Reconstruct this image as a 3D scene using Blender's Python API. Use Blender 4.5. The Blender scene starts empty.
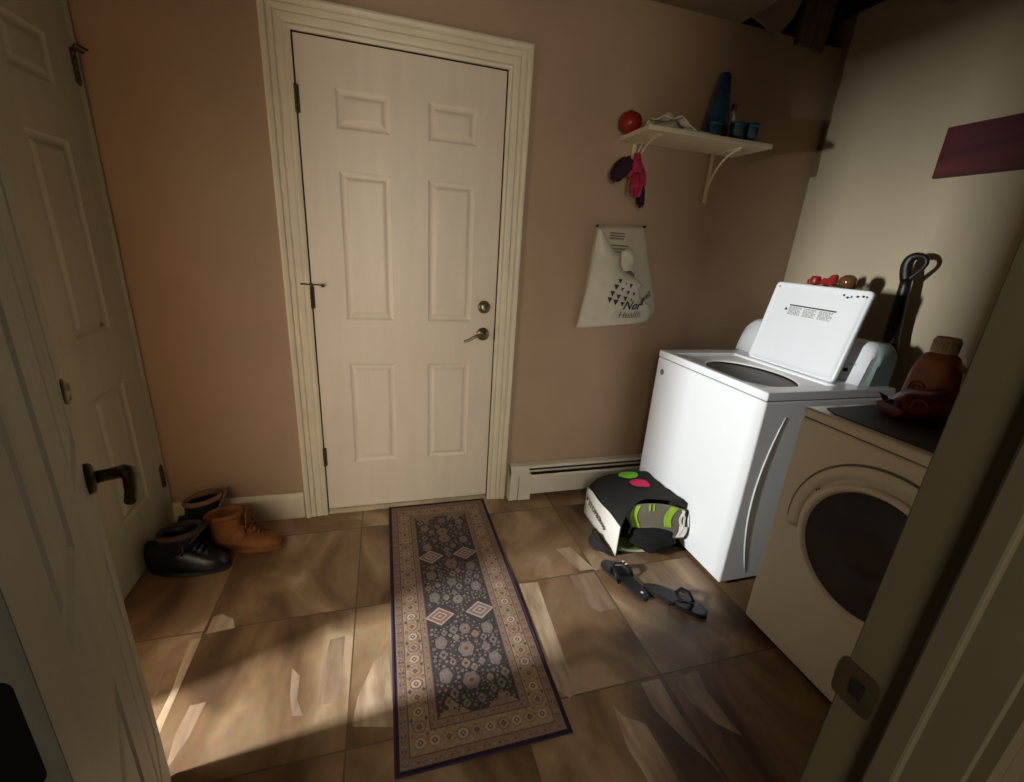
import bpy, bmesh, math, random
from mathutils import Vector, Matrix
random.seed(7)
S = bpy.context.scene
COL = S.collection
PI = math.pi

# ------------------------------------------------------------------ materials
def lin(c):
    return tuple(((v/255)/12.92 if v/255 <= .04045 else ((v/255+.055)/1.055)**2.4) for v in c)

def mat(name, rgb, rough=.5, metal=0., var=.08, scale=12., bump=0., bscale=80., stretch=(1,1,1), rgb2=None, alpha=None, coat=0., spec=.5):
    m = bpy.data.materials.new(name); m.use_nodes = True
    nt = m.node_tree; b = nt.nodes['Principled BSDF']
    c = lin(rgb)
    c2 = lin(rgb2) if rgb2 else tuple(v*(1-var*2.2) for v in c)
    tc = nt.nodes.new('ShaderNodeTexCoord'); mp = nt.nodes.new('ShaderNodeMapping')
    mp.inputs['Scale'].default_value = stretch
    nz = nt.nodes.new('ShaderNodeTexNoise'); nz.inputs['Scale'].default_value = scale; nz.inputs['Detail'].default_value = 4
    rp = nt.nodes.new('ShaderNodeValToRGB')
    rp.color_ramp.elements[0].position = .35; rp.color_ramp.elements[1].position = .65
    rp.color_ramp.elements[0].color = (*c2, 1); rp.color_ramp.elements[1].color = (*c, 1)
    L = nt.links.new
    L(tc.outputs['Object'], mp.inputs['Vector']); L(mp.outputs['Vector'], nz.inputs['Vector'])
    L(nz.outputs['Fac'], rp.inputs['Fac']); L(rp.outputs['Color'], b.inputs['Base Color'])
    b.inputs['Roughness'].default_value = rough; b.inputs['Metallic'].default_value = metal
    b.inputs['Coat Weight'].default_value = coat
    b.inputs['Specular IOR Level'].default_value = spec
    if bump:
        n2 = nt.nodes.new('ShaderNodeTexNoise'); n2.inputs['Scale'].default_value = bscale; n2.inputs['Detail'].default_value = 3
        bp = nt.nodes.new('ShaderNodeBump'); bp.inputs['Strength'].default_value = bump; bp.inputs['Distance'].default_value = .01
        L(mp.outputs['Vector'], n2.inputs['Vector']); L(n2.outputs['Fac'], bp.inputs['Height']); L(bp.outputs['Normal'], b.inputs['Normal'])
    if alpha is not None:
        b.inputs['Transmission Weight'].default_value = alpha
    return m

M = {}
M['tan']     = mat('tan_wall_paint', (176,148,120), .75, var=.035, scale=3, bump=.06, bscale=120)
M['cream']   = mat('cream_wall_paint', (226,212,178), .7, var=.03, scale=2.5, bump=.05, bscale=90)
M['ceil']    = mat('ceiling_paint', (144,126,98), .8, var=.06, scale=4, bump=.08, bscale=90)
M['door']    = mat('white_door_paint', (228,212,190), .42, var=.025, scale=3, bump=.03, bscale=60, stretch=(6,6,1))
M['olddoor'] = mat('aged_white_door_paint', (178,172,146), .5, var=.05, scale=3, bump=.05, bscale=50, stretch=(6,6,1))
M['trim']    = mat('cream_trim_paint', (226,213,184), .45, var=.04, scale=5, bump=.03, bscale=60)
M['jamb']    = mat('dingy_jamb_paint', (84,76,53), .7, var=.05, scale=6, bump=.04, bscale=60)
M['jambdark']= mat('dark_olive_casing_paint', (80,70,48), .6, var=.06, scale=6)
M['edgeshade']= mat('dark_edge_shade', (56,48,32), .8, var=.15, stretch=(6,6,1))
M['gap']     = mat('dark_gap', (66,50,34), .8, var=.1)
M['nickel']  = mat('brushed_nickel', (150,138,112), .32, .9, var=.08, scale=30)
M['bronze']  = mat('dark_pewter', (96,84,60), .38, .75, var=.12, scale=30)
M['black']   = mat('black_plastic', (20,18,17), .45, var=.15)
M['hingeblk']= mat('black_hinge_metal', (5,5,5), .9, 0., var=.2, spec=.05)
M['white']   = mat('white_enamel', (236,238,238), .28, var=.01, scale=2, coat=.2)
M['whitem']  = mat('white_plastic', (232,230,222), .4, var=.02)
M['dryer']   = mat('cream_white_enamel', (236,231,218), .3, var=.015, scale=2, coat=.15)
M['greyend'] = mat('grey_green_plastic', (128,146,142), .45, var=.06)
M['seam']    = mat('grey_seam', (120,114,104), .6, var=.05)
M['glass']   = mat('dark_door_glass', (46,36,38), .3, var=.25, scale=9, spec=.5)
M['drytop']  = mat('dark_brown_top', (58,48,40), .55, var=.12, scale=25)
M['steel']   = mat('drum_steel', (110,106,98), .35, .8, var=.2, scale=40, stretch=(1,1,4))
M['redboard']= mat('dark_red_board', (92,34,36), .5, var=.2, scale=7, stretch=(1,.25,2), rgb2=(60,20,24))
M['ink']     = mat('dark_ink', (52,46,42), .7, var=.1)
M['inkmid']  = mat('faded_ink', (122,112,98), .7, var=.1)
M['plastic'] = mat('white_bag_plastic', (214,206,184), .45, var=.05, scale=14, bump=.35, bscale=22)
M['plastic2']= mat('grey_bag_plastic', (196,184,158), .5, var=.06, scale=14, bump=.35, bscale=22)
M['paper']   = mat('off_white_paper', (214,202,176), .8, var=.05, bump=.1, bscale=40)
M['shelf']   = mat('white_shelf_paint', (220,206,172), .6, var=.04, scale=6)
M['blue']    = mat('deep_blue_plastic', (36,48,104), .35, var=.15)
M['teal']    = mat('blue_teal_plastic', (36,84,108), .35, var=.2, scale=30, rgb2=(28,62,80))
M['pale_blue']= mat('pale_blue_plastic', (84,106,114), .35, var=.12)
M['red']     = mat('red_plastic', (150,30,28), .4, var=.15, scale=25)
M['redglossy']=mat('red_glossy_wrap', (120,26,32), .25, var=.3, scale=16, rgb2=(86,20,52), bump=.4, bscale=26)
M['orange']  = mat('orange_brown_plastic', (156,84,36), .35, var=.18, scale=20)
M['clearcap']= mat('translucent_cap', (186,170,138), .3, var=.1)
M['amber']   = mat('amber_glass', (104,72,40), .15, var=.2, scale=20, coat=.6)
M['maroon']  = mat('dark_maroon_knit', (46,18,34), .85, var=.15, bump=.2, bscale=200)
M['pink']    = mat('pink_red_knit', (196,44,82), .8, var=.25, scale=60, rgb2=(140,20,50), bump=.2, bscale=200)
M['blackfab']= mat('black_fabric', (28,25,22), .85, var=.15, scale=20, bump=.25, bscale=60)
M['jacket']  = mat('black_fleece', (8,8,8), .95, var=.15, bump=.4, bscale=90)
M['bagwhite']= mat('white_bag_panel', (236,230,218), .6, var=.02)
M['lime']    = mat('lime_green_print', (150,190,52), .6, var=.1)
M['olive']   = mat('olive_green_lining', (118,138,48), .7, var=.12)
M['greyprint']=mat('grey_print', (112,106,88), .7, var=.08)
M['dotgreen']= mat('green_dot', (120,200,50), .6, var=.05)
M['dotpink'] = mat('pink_dot', (220,28,92), .6, var=.05)
M['tanleather']=mat('tan_nubuck', (134,80,32), .85, var=.15, scale=18, bump=.15, bscale=90)
M['tansole'] = mat('tan_gum_sole', (120,72,34), .8, var=.12)
M['blackleather']=mat('black_leather', (15,15,16), .38, var=.2, bump=.1, bscale=60)
M['brownsuede']=mat('brown_purple_suede', (56,38,36), .9, var=.25, scale=16, bump=.2, bscale=90)
M['lightlining']=mat('grey_pink_lining', (140,106,88), .9, var=.2, scale=30)
M['rubber']  = mat('black_rubber', (36,34,33), .6, var=.12, scale=30, bump=.15, bscale=120)
M['heater']  = mat('heater_enamel', (222,214,192), .4, var=.03)
M['wood']    = mat('raw_timber', (128,106,80), .8, var=.15, scale=10, stretch=(6,6,.6))
M['cavity']  = mat('dark_timber', (72,50,32), .9, var=.2)
M['thresh']  = mat('worn_threshold', (196,176,142), .5, var=.15, scale=20, stretch=(.4,3,1))
# rug
M['rugbind'] = mat('rug_purple_binding', (48,30,52), .95, var=.1)
M['rugguard']= mat('rug_guard_band', (136,110,92), .95, var=.12, scale=150, bump=.3, bscale=400)
M['rugborder']=mat('rug_border_band', (156,130,106), .95, var=.14, scale=120, bump=.3, bscale=400)
M['rugfield']= mat('rug_field', (72,64,61), .95, var=.3, scale=120, bump=.3, bscale=400)
M['rugflower']=mat('rug_flower', (122,110,104), .95, var=.18, scale=140)
M['rugdot']  = mat('rug_small_flower', (126,114,103), .95, var=.12, scale=100)
M['rugdia']  = mat('rug_diamond', (168,148,130), .95, var=.08, scale=140)
M['rugrose'] = mat('rug_rose', (134,98,88), .95, var=.15, scale=140)
M['rugdark'] = mat('rug_dark_line', (96,74,64), .95, var=.12, scale=140)
M['rugend']  = mat('rug_end_band', (146,116,84), .95, var=.14, scale=140)

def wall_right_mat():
    m = mat('cream_wall_with_corner_shade', (178,164,136), .7, var=.03, scale=2.5, bump=.05, bscale=90)
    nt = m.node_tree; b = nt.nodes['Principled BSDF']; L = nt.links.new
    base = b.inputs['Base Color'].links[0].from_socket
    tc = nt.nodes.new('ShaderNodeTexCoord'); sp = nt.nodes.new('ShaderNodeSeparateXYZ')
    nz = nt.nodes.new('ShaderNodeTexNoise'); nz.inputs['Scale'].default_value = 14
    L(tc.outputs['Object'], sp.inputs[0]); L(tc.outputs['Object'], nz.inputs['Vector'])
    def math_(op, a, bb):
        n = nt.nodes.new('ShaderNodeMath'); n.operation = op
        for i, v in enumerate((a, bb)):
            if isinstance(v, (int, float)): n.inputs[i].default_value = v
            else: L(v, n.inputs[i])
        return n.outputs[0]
    # soft corner shadow painted in as a brown strip, above shelf height only
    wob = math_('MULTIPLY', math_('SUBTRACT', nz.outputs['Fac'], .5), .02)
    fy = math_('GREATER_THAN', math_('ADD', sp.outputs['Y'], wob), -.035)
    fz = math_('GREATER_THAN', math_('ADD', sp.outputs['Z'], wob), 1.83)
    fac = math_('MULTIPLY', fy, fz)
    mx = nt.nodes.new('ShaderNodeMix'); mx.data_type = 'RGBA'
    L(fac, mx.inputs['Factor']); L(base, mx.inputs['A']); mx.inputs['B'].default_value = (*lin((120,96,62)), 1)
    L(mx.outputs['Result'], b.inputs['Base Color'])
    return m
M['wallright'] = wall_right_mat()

def tile_mat():
    m = bpy.data.materials.new('slate_look_tile'); m.use_nodes = True
    nt = m.node_tree; b = nt.nodes['Principled BSDF']; L = nt.links.new
    N = nt.nodes.new
    tc = N('ShaderNodeTexCoord'); sp = N('ShaderNodeSeparateXYZ'); L(tc.outputs['Object'], sp.inputs[0])
    def mt(op, a, bb=None):
        n = N('ShaderNodeMath'); n.operation = op
        for i, v in enumerate((a, bb)):
            if v is None: continue
            if isinstance(v, (int, float)): n.inputs[i].default_value = v
            else: L(v, n.inputs[i])
        return n.outputs[0]
    PX, PY = .5085, .5145
    tx = mt('DIVIDE', mt('SUBTRACT', sp.outputs['X'], .164), PX)
    ty = mt('DIVIDE', mt('SUBTRACT', sp.outputs['Y'], -.6675), PY)
    fx, fy = mt('FRACT', tx), mt('FRACT', ty)
    ex = mt('MULTIPLY', mt('MINIMUM', fx, mt('SUBTRACT', 1, fx)), PX)
    ey = mt('MULTIPLY', mt('MINIMUM', fy, mt('SUBTRACT', 1, fy)), PY)
    edge = mt('MINIMUM', ex, ey)
    grout = mt('LESS_THAN', edge, .0028)
    cid = N('ShaderNodeCombineXYZ'); L(mt('FLOOR', tx), cid.inputs[0]); L(mt('FLOOR', ty), cid.inputs[1])
    wn = N('ShaderNodeTexWhiteNoise'); wn.noise_dimensions = '3D'; L(cid.outputs[0], wn.inputs['Vector'])
    off = N('ShaderNodeVectorMath'); off.operation = 'MULTIPLY_ADD'
    L(wn.outputs['Color'], off.inputs[0]); off.inputs[1].default_value = (7,7,7); L(tc.outputs['Object'], off.inputs[2])
    mp = N('ShaderNodeMapping'); mp.inputs['Scale'].default_value = (1.5,.85,1); mp.inputs['Rotation'].default_value = (0,0,.35)
    L(off.outputs[0], mp.inputs[0])
    n1 = N('ShaderNodeTexNoise'); n1.inputs['Scale'].default_value = 2.2; n1.inputs['Detail'].default_value = 8; n1.inputs['Distortion'].default_value = 1.1
    L(mp.outputs[0], n1.inputs['Vector'])
    r1 = N('ShaderNodeValToRGB'); cr = r1.color_ramp
    cr.elements[0].position = .34; cr.elements[0].color = (*lin((94,68,44)),1)
    cr.elements[1].position = .66; cr.elements[1].color = (*lin((190,160,124)),1)
    e = cr.elements.new(.47); e.color = (*lin((134,102,68)),1)
    e = cr.elements.new(.57); e.color = (*lin((156,126,90)),1)
    L(n1.outputs['Fac'], r1.inputs['Fac'])
    n2 = N('ShaderNodeTexNoise'); n2.inputs['Scale'].default_value = 38; n2.inputs['Detail'].default_value = 5
    L(off.outputs[0], n2.inputs['Vector'])
    mul = N('ShaderNodeMix'); mul.data_type = 'RGBA'; mul.blend_type = 'MULTIPLY'; mul.inputs['Factor'].default_value = .35
    L(r1.outputs['Color'], mul.inputs['A']); L(n2.outputs['Color'], mul.inputs['B'])
    hsv = N('ShaderNodeHueSaturation'); L(mul.outputs['Result'], hsv.inputs['Color'])
    L(mt('ADD', mt('MULTIPLY', wn.outputs['Value'], .3), .82), hsv.inputs['Value']); hsv.inputs['Saturation'].default_value = .95
    mx = N('ShaderNodeMix'); mx.data_type = 'RGBA'; L(grout, mx.inputs['Factor']); L(hsv.outputs['Color'], mx.inputs['A'])
    mx.inputs['B'].default_value = (*lin((92,70,50)),1); L(mx.outputs['Result'], b.inputs['Base Color'])
    ro = mt('ADD', mt('MULTIPLY', n1.outputs['Fac'], .25), .32); L(ro, b.inputs['Roughness'])
    hh = mt('SUBTRACT', mt('MULTIPLY', n1.outputs['Fac'], .25), mt('MULTIPLY', grout, .5))
    bp = N('ShaderNodeBump'); bp.inputs['Strength'].default_value = .35; bp.inputs['Distance'].default_value = .006
    L(hh, bp.inputs['Height']); L(bp.outputs['Normal'], b.inputs['Normal'])
    return m
M['tile'] = tile_mat()
M['tilecream'] = mat('cream_slate_vein', (180,158,130), .45, var=.10, scale=12, stretch=(2.4,.5,1), rgb2=(138,114,90), bump=.15, bscale=40)
M['tilebeige'] = mat('beige_vein_and_lit_patch', (142,120,98), .45, var=.1, scale=12, stretch=(2.4,.5,1), rgb2=(122,98,76), bump=.15, bscale=40)
M['tilerust'] = mat('rust_slate_vein', (112,74,48), .5, var=.1, scale=9)

# ------------------------------------------------------------------ mesh helpers
def newbm(): return bmesh.new()

def merge(bm, other, mi=0):
    me = bpy.data.meshes.new('tmp'); other.to_mesh(me); other.free()
    n = len(bm.faces); bm.from_mesh(me); bpy.data.meshes.remove(me)
    bm.faces.ensure_lookup_table()
    if mi is not None:
        for f in bm.faces[n:]: f.material_index = mi

def box(bm, x0, x1, y0, y1, z0, z1, bev=0., mi=0, seg=2):
    t = newbm(); bmesh.ops.create_cube(t, size=1)
    for v in t.verts:
        v.co = Vector(((x0+x1)/2+v.co.x*(x1-x0), (y0+y1)/2+v.co.y*(y1-y0), (z0+z1)/2+v.co.z*(z1-z0)))
    if bev: bmesh.ops.bevel(t, geom=t.edges[:], offset=bev, segments=seg, affect='EDGES', profile=.5)
    merge(bm, t, mi)

def tube(bm, pts, rad, n=12, closed=False, mi=0, flat=None, up=None):
    pts = [Vector(p) for p in pts]; k = len(pts)
    if not isinstance(rad, (list, tuple)): rad = [rad]*k
    rings = []; prev = None
    for i, p in enumerate(pts):
        a = pts[i-1] if (i or closed) else pts[0]
        b = pts[(i+1) % k] if (i < k-1 or closed) else pts[-1]
        d = (b-a).normalized()
        ref = Vector(up) if up else (prev if prev is not None else (Vector((0,0,1)) if abs(d.z) < .9 else Vector((1,0,0))))
        u = (ref-d*ref.dot(d)); u = u.normalized() if u.length > 1e-6 else d.orthogonal().normalized()
        w = d.cross(u); prev = u
        f = flat or 1.
        rings.append([bm.verts.new(p+(u*math.cos(2*PI*j/n)*f+w*math.sin(2*PI*j/n))*rad[i]) for j in range(n)])
    m = k if closed else k-1
    for i in range(m):
        A, B = rings[i], rings[(i+1) % k]
        for j in range(n):
            f = bm.faces.new((A[j], A[(j+1) % n], B[(j+1) % n], B[j])); f.material_index = mi; f.smooth = True
    if not closed:
        for r, rev in ((rings[0], True), (rings[-1], False)):
            f = bm.faces.new(r[::-1] if rev else r); f.material_index = mi

def loft(bm, rings, cap=True, mi=0, smooth=True, closed=True):
    R = [[bm.verts.new(p) for p in r] for r in rings]; n = len(R[0])
    for A, B in zip(R, R[1:]):
        for j in range(n if closed else n-1):
            f = bm.faces.new((A[j], A[(j+1) % n], B[(j+1) % n], B[j])); f.material_index = mi; f.smooth = smooth
    if cap:
        for r in (R[0][::-1], R[-1]):
            f = bm.faces.new(r); f.material_index = mi

def lathe(bm, prof, cx=0, cy=0, n=24, mi=0, axis='Z', sx=1., sy=1., origin=(0,0,0), cap=True):
    rings = []
    for r, h in prof:
        ring = []
        for j in range(n):
            a = 2*PI*j/n; p = (r*math.cos(a)*sx, r*math.sin(a)*sy, h)
            if axis == 'Y': p = (p[0], -h, p[1])
            if axis == 'X': p = (-h, -p[0], p[1])
            ring.append((origin[0]+cx+p[0], origin[1]+cy+p[1], origin[2]+p[2]))
        rings.append(ring)
    loft(bm, rings, mi=mi, cap=cap)

def grid(bm, fn, nu, nv, mi=0, smooth=True, flip=False):
    V = [[bm.verts.new(fn(i/nu, j/nv)) for j in range(nv+1)] for i in range(nu+1)]
    for i in range(nu):
        for j in range(nv):
            q = (V[i][j], V[i+1][j], V[i+1][j+1], V[i][j+1])
            f = bm.faces.new(q[::-1] if flip else q); f.material_index = mi; f.smooth = smooth

def sheet(bm, fn, nu, nv, th, mi=0):
    t = newbm(); grid(t, fn, nu, nv)
    bmesh.ops.recalc_face_normals(t, faces=t.faces[:])
    bmesh.ops.solidify(t, geom=t.faces[:], thickness=th)
    for f in t.faces: f.smooth = True
    merge(bm, t, mi)

def poly(bm, pts, mi=0):
    f = bm.faces.new([bm.verts.new(p) for p in pts]); f.material_index = mi; return f

def prism(bm, pts, vec, mi=0, bev=0.):
    t = newbm(); vec = Vector(vec)
    a = [t.verts.new(p) for p in pts]; b = [t.verts.new(Vector(p)+vec) for p in pts]
    n = len(a); t.faces.new(a[::-1]); t.faces.new(b)
    for i in range(n): t.faces.new((a[i], a[(i+1) % n], b[(i+1) % n], b[i]))
    bmesh.ops.recalc_face_normals(t, faces=t.faces[:])
    if bev: bmesh.ops.bevel(t, geom=t.edges[:], offset=bev, segments=2, affect='EDGES')
    merge(bm, t, mi)

def lerp_(a, b, t): return a+(b-a)*t
WM = {}
def obj(name, bm, mats, parent=None, local=False, recalc=True):
    if recalc: bmesh.ops.recalc_face_normals(bm, faces=bm.faces[:])
    me = bpy.data.meshes.new(name); bm.to_mesh(me); bm.free()
    if not isinstance(mats, (list, tuple)): mats = [mats]
    for m in mats: me.materials.append(M[m] if isinstance(m, str) else m)
    o = bpy.data.objects.new(name, me); COL.objects.link(o)
    if parent is not None:
        o.parent = parent; w = WM[parent.name]
        if not local: me.transform(w.inverted())
        WM[o.name] = w
    else: WM[o.name] = Matrix.Identity(4)
    return o

def thing(name, label, cat, loc=(0,0,0), rotz=0., group=None):
    o = bpy.data.objects.new(name, None); COL.objects.link(o); o.empty_display_size = .05
    o.location = loc; o.rotation_euler = (0,0,rotz)
    WM[o.name] = Matrix.Translation(loc) @ Matrix.Rotation(rotz, 4, 'Z')
    return tag(o, label, cat, group)

def tag(o, label, cat, group=None):
    o['label'] = label; o['category'] = cat
    if group: o['group'] = group
    return o

def struct(o, label, cat):
    o['kind'] = 'structure'; o['label'] = label; o['category'] = cat; return o

def base_at(o, loc):
    """put the origin of a one-mesh thing at its base"""
    o.data.transform(Matrix.Translation(-Vector(loc))); o.location = loc; WM[o.name] = Matrix.Translation(loc); return o

def text_bm(s, size, origin, xdir, ydir, mi=0, shear=0., bold=0., th=.0006, warp=None, sx=1.):
    cu = bpy.data.curves.new('t', 'FONT'); cu.body = s; cu.size = size; cu.shear = shear; cu.offset = bold; cu.extrude = 0
    to = bpy.data.objects.new('t', cu); COL.objects.link(to)
    dg = bpy.context.evaluated_depsgraph_get(); dg.update()
    me = bpy.data.meshes.new_from_object(to.evaluated_get(dg))
    bpy.data.objects.remove(to); bpy.data.curves.remove(cu)
    X = Vector(xdir).normalized(); Y = Vector(ydir).normalized(); Z = X.cross(Y); O = Vector(origin)
    for v in me.vertices:
        v.co = O+X*v.co.x*sx+Y*v.co.y+Z*th
        if warp: v.co = warp(v.co)
    b = newbm(); b.from_mesh(me); bpy.data.meshes.remove(me)
    for f in b.faces: f.material_index = mi
    return b

# ------------------------------------------------------------------ room numbers
XL, XR, ZC = -.68, 2.56, 2.42
YF0, YF1 = -1.95, -1.833            # front wall, hall face and room face
DX0, DX1 = .054, .818               # doorway between hall and laundry room
DW, DZ0, DZ1 = .822, .03, 2.062     # exterior door slab
OY0, OY1 = -1.80, -1.0            # open doorway in left wall, behind the open door

# floor ------------------------------------------------------------------
bm = newbm()
box(bm, -1.75, 2.7, -3.4, .12, -.08, 0)
def inlay(pts, mi): poly(bm, [(x, y, .0004) for x, y in pts], mi)
FLOOR_INLAYS = [([(0.284, -0.875), (0.264, -0.895), (0.232, -0.923), (0.211, -0.98), (0.189, -1.033), (0.177, -1.107), (0.18, -1.122), (0.301, -1.151), (0.291, -1.066)], 1), ([(-0.378, -0.696), (-0.345, -0.695), (-0.34, -1.017), (-0.363, -0.995), (-0.361, -0.884)], 1), ([(-0.424, -0.745), (-0.415, -0.708), (-0.395, -0.876), (-0.402, -0.921)], 2), ([(-0.335, -0.68), (-0.337, -0.604), (-0.311, -0.595), (-0.265, -0.629), (-0.247, -0.673)], 1), ([(0.822, -0.675), (0.904, -0.68), (0.891, -0.868), (0.878, -1.099), (0.87, -1.176), (0.841, -1.187), (0.813, -1.153), (0.811, -1.0)], 1), ([(1.058, -0.674), (1.176, -0.673), (1.177, -0.883), (1.098, -0.887), (1.052, -0.835)], 2), ([(1.063, -0.491), (1.136, -0.491), (1.185, -0.655), (1.116, -0.654)], 1), ([(0.966, -1.242), (0.981, -1.277), (1.039, -1.316), (1.042, -1.386), (1.045, -1.449), (1.047, -1.516), (0.954, -1.494), (0.96, -1.441), (0.948, -1.366)], 1), ([(1.097, -1.193), (1.167, -1.193), (1.163, -1.294), (1.172, -1.49), (1.165, -1.458), (1.131, -1.387), (1.089, -1.277)], 1), ([(1.22, -1.203), (1.317, -1.198), (1.302, -1.269), (1.31, -1.415), (1.259, -1.367), (1.223, -1.292)], 1), ([(-0.024, -0.884), (0.006, -0.919), (0.01, -1.001), (0.035, -1.056), (0.004, -1.049), (-0.013, -0.98)], 2), ([(-0.29, -0.95), (-0.249, -0.948), (-0.258, -1.042), (-0.279, -1.113), (-0.286, -1.124), (-0.298, -1.032)], 2), ([(0.084, -0.797), (0.133, -0.791), (0.136, -1.03), (0.074, -1.035), (0.072, -0.92)], 2), ([(1.255, -0.521), (1.43, -0.643), (1.589, -0.869), (1.507, -0.91), (1.325, -0.814)], 2)]  # last patch paints the lit floor under the flip flops
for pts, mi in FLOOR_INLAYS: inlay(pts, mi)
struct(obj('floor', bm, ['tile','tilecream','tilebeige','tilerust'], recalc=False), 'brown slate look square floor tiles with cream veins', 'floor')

# walls -------------------------------------------------------------------
bm = newbm()
for a in ((-.80, -.022, .004, .12, 0, ZC), (DW+.022, XR+.1, .004, .12, 0, ZC), (-.022, DW+.022, .004, .12, DZ1+.022, ZC)): box(bm, *a)
struct(obj('wall_back', bm, 'tan'), 'tan painted wall around the closed white exterior door', 'wall')

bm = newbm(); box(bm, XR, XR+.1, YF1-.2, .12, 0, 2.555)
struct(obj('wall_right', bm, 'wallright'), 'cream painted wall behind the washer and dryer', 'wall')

# left wall: closed closet door near the corner, open doorway towards the front
LD0, LD1, LDZ = -.815, -.035, 2.05
bm = newbm()
box(bm, XL-.11, XL, LD1, .12, 0, ZC)
box(bm, XL-.11, XL, LD0, LD1, LDZ, ZC)
box(bm, XL-.11, XL, OY1, LD0, 0, ZC)
box(bm, XL-.11, XL, OY0, OY1, 1.47, ZC)  # unseen head set low to keep daylight off the upper right wall
box(bm, XL-.11, XL, YF0, OY0, 0, ZC)
struct(obj('wall_left', bm, 'tan'), 'wall holding the closed panel door by the left corner', 'wall')

bm = newbm()
box(bm, -.8, DX0-.02, YF0, YF1, 0, ZC); box(bm, DX1+.02, XR, YF0, YF1, 0, ZC); box(bm, DX0-.02, DX1+.02, YF0, YF1, 2.07, ZC)
struct(obj('wall_front', bm, 'tan'), 'wall with the doorway that the photo is taken through', 'wall')

# the room to the left that the daylight comes from
bm = newbm()
box(bm, -1.75, -1.65, -2.0, -1.44, 0, ZC); box(bm, -1.75, -1.65, -1.22, -.7, 0, ZC)
box(bm, -1.75, -1.65, -1.44, -1.22, 0, .55); box(bm, -1.75, -1.65, -1.44, -1.22, 2.0, ZC)
box(bm, -1.65, XL-.11, -2.0, -1.95, 0, ZC); box(bm, -1.65, XL-.11, -.75, -.7, 0, ZC)
struct(obj('wall_sideroom', bm, 'whitem'), 'walls of the neighbouring room that lets daylight in', 'wall')
bm = newbm()
for a in ((-1.72,-1.655,-1.455,-1.435,.53,2.02),(-1.72,-1.655,-1.225,-1.205,.53,2.02),(-1.72,-1.655,-1.455,-1.205,.53,.55),(-1.72,-1.655,-1.455,-1.205,2.0,2.02)): box(bm, *a, bev=.003)
struct(obj('window_1', bm, 'trim'), 'narrow sidelight window in the neighbouring room', 'window')

# ceiling with the broken corner above the shelf wall ------------------------
HX, HY = 1.93, -.46
bm = newbm()
box(bm, -1.75, HX, -2.0, .12, ZC, ZC+.03); box(bm, HX, XR+.1, -2.0, HY, ZC, ZC+.03)
struct(obj('ceiling', bm, 'ceil'), 'dim painted ceiling, broken open in the right corner', 'ceiling')
bm = newbm()
box(bm, HX-.05, XR+.1, HY-.05, .14, 2.80, 2.85); box(bm, HX-.06, HX-.02, HY, .12, ZC+.03, 2.8)
box(bm, HX, XR+.1, HY-.06, HY-.02, ZC+.03, 2.8); box(bm, HX-.05, XR+.1, .10, .14, ZC, 2.8); box(bm, XR+.06, XR+.1, HY, .12, 2.555, 2.8)
struct(obj('ceiling_cavity', bm, 'cavity'), 'dark cavity above the broken ceiling corner', 'ceiling')
bm = newbm(); prism(bm, [(2.25,-.012,2.385),(2.43,-.012,2.375),(2.45,-.012,2.62),(2.27,-.012,2.62)], (0,.035,0), bev=.004)
struct(obj('trim_1', bm, 'wood'), 'bare timber board standing in the open ceiling corner', 'board')
bm = newbm(); prism(bm, [(1.93,-.05,2.435),(2.02,-.045,2.415),(2.115,-.03,2.385),(2.17,-.05,2.46),(2.18,-.09,2.56),(1.95,-.09,2.56)], (0,.014,0))
struct(obj('trim_2', bm, 'ceil'), 'pale broken plasterboard flap hanging at the ceiling corner', 'plasterboard')

# ------------------------------------------------------------------ casings and panel doors
CPROF = [(.000,.0),(.000,.010),(.012,.014),(.020,.010),(.030,.013),(.046,.015),(.052,.010),(.058,.016),(.070,.018),(.074,.013),(.080,.021),(.092,.024),(.100,.022),(.102,.0)]
def casing_bm(w, z1, prof=CPROF, left=True, right=True, top=True):
    """three mitred sides in a local frame: x across, -y towards viewer"""
    b = newbm(); path = []
    if left: path.append(lambda u, v: (-u, -v, 0))
    path += [lambda u, v: (-u, -v, z1+u), lambda u, v: (w+u, -v, z1+u)]
    if right: path.append(lambda u, v: (w+u, -v, 0))
    loft(b, [[f(u, v) for u, v in prof] for f in path], smooth=False)
    return b

def door_face(b, w, z0, z1, panels, y, depth=.007, sgn=1):
    """front face at y with grooved raised panels; panels are (x0,x1,z0,z1)"""
    xs = sorted({0, w, *[p[0] for p in panels], *[p[1] for p in panels]})
    zs = sorted({z0, z1, *[p[2] for p in panels], *[p[3] for p in panels]})
    def inside(x, z): return any(p[0] < x < p[1] and p[2] < z < p[3] for p in panels)
    for a, c in zip(xs, xs[1:]):
        for d, e in zip(zs, zs[1:]):
            if not inside((a+c)/2, (d+e)/2): poly(b, [(a,y,d),(c,y,d),(c,y,e),(a,y,e)])
    for p in panels:
        prev = None
        for ins, dp in ((0,0),(.006,.0045),(.013,depth),(.021,depth),(.033,.001),(.040,.0)):
            ring = [(p[0]+ins, y+sgn*dp, p[2]+ins), (p[1]-ins, y+sgn*dp, p[2]+ins), (p[1]-ins, y+sgn*dp, p[3]-ins), (p[0]+ins, y+sgn*dp, p[3]-ins)]
            if prev:
                for j in range(4): poly(b, [prev[j], prev[(j+1) % 4], ring[(j+1) % 4], ring[j]])
            prev = ring
        poly(b, prev)

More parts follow.
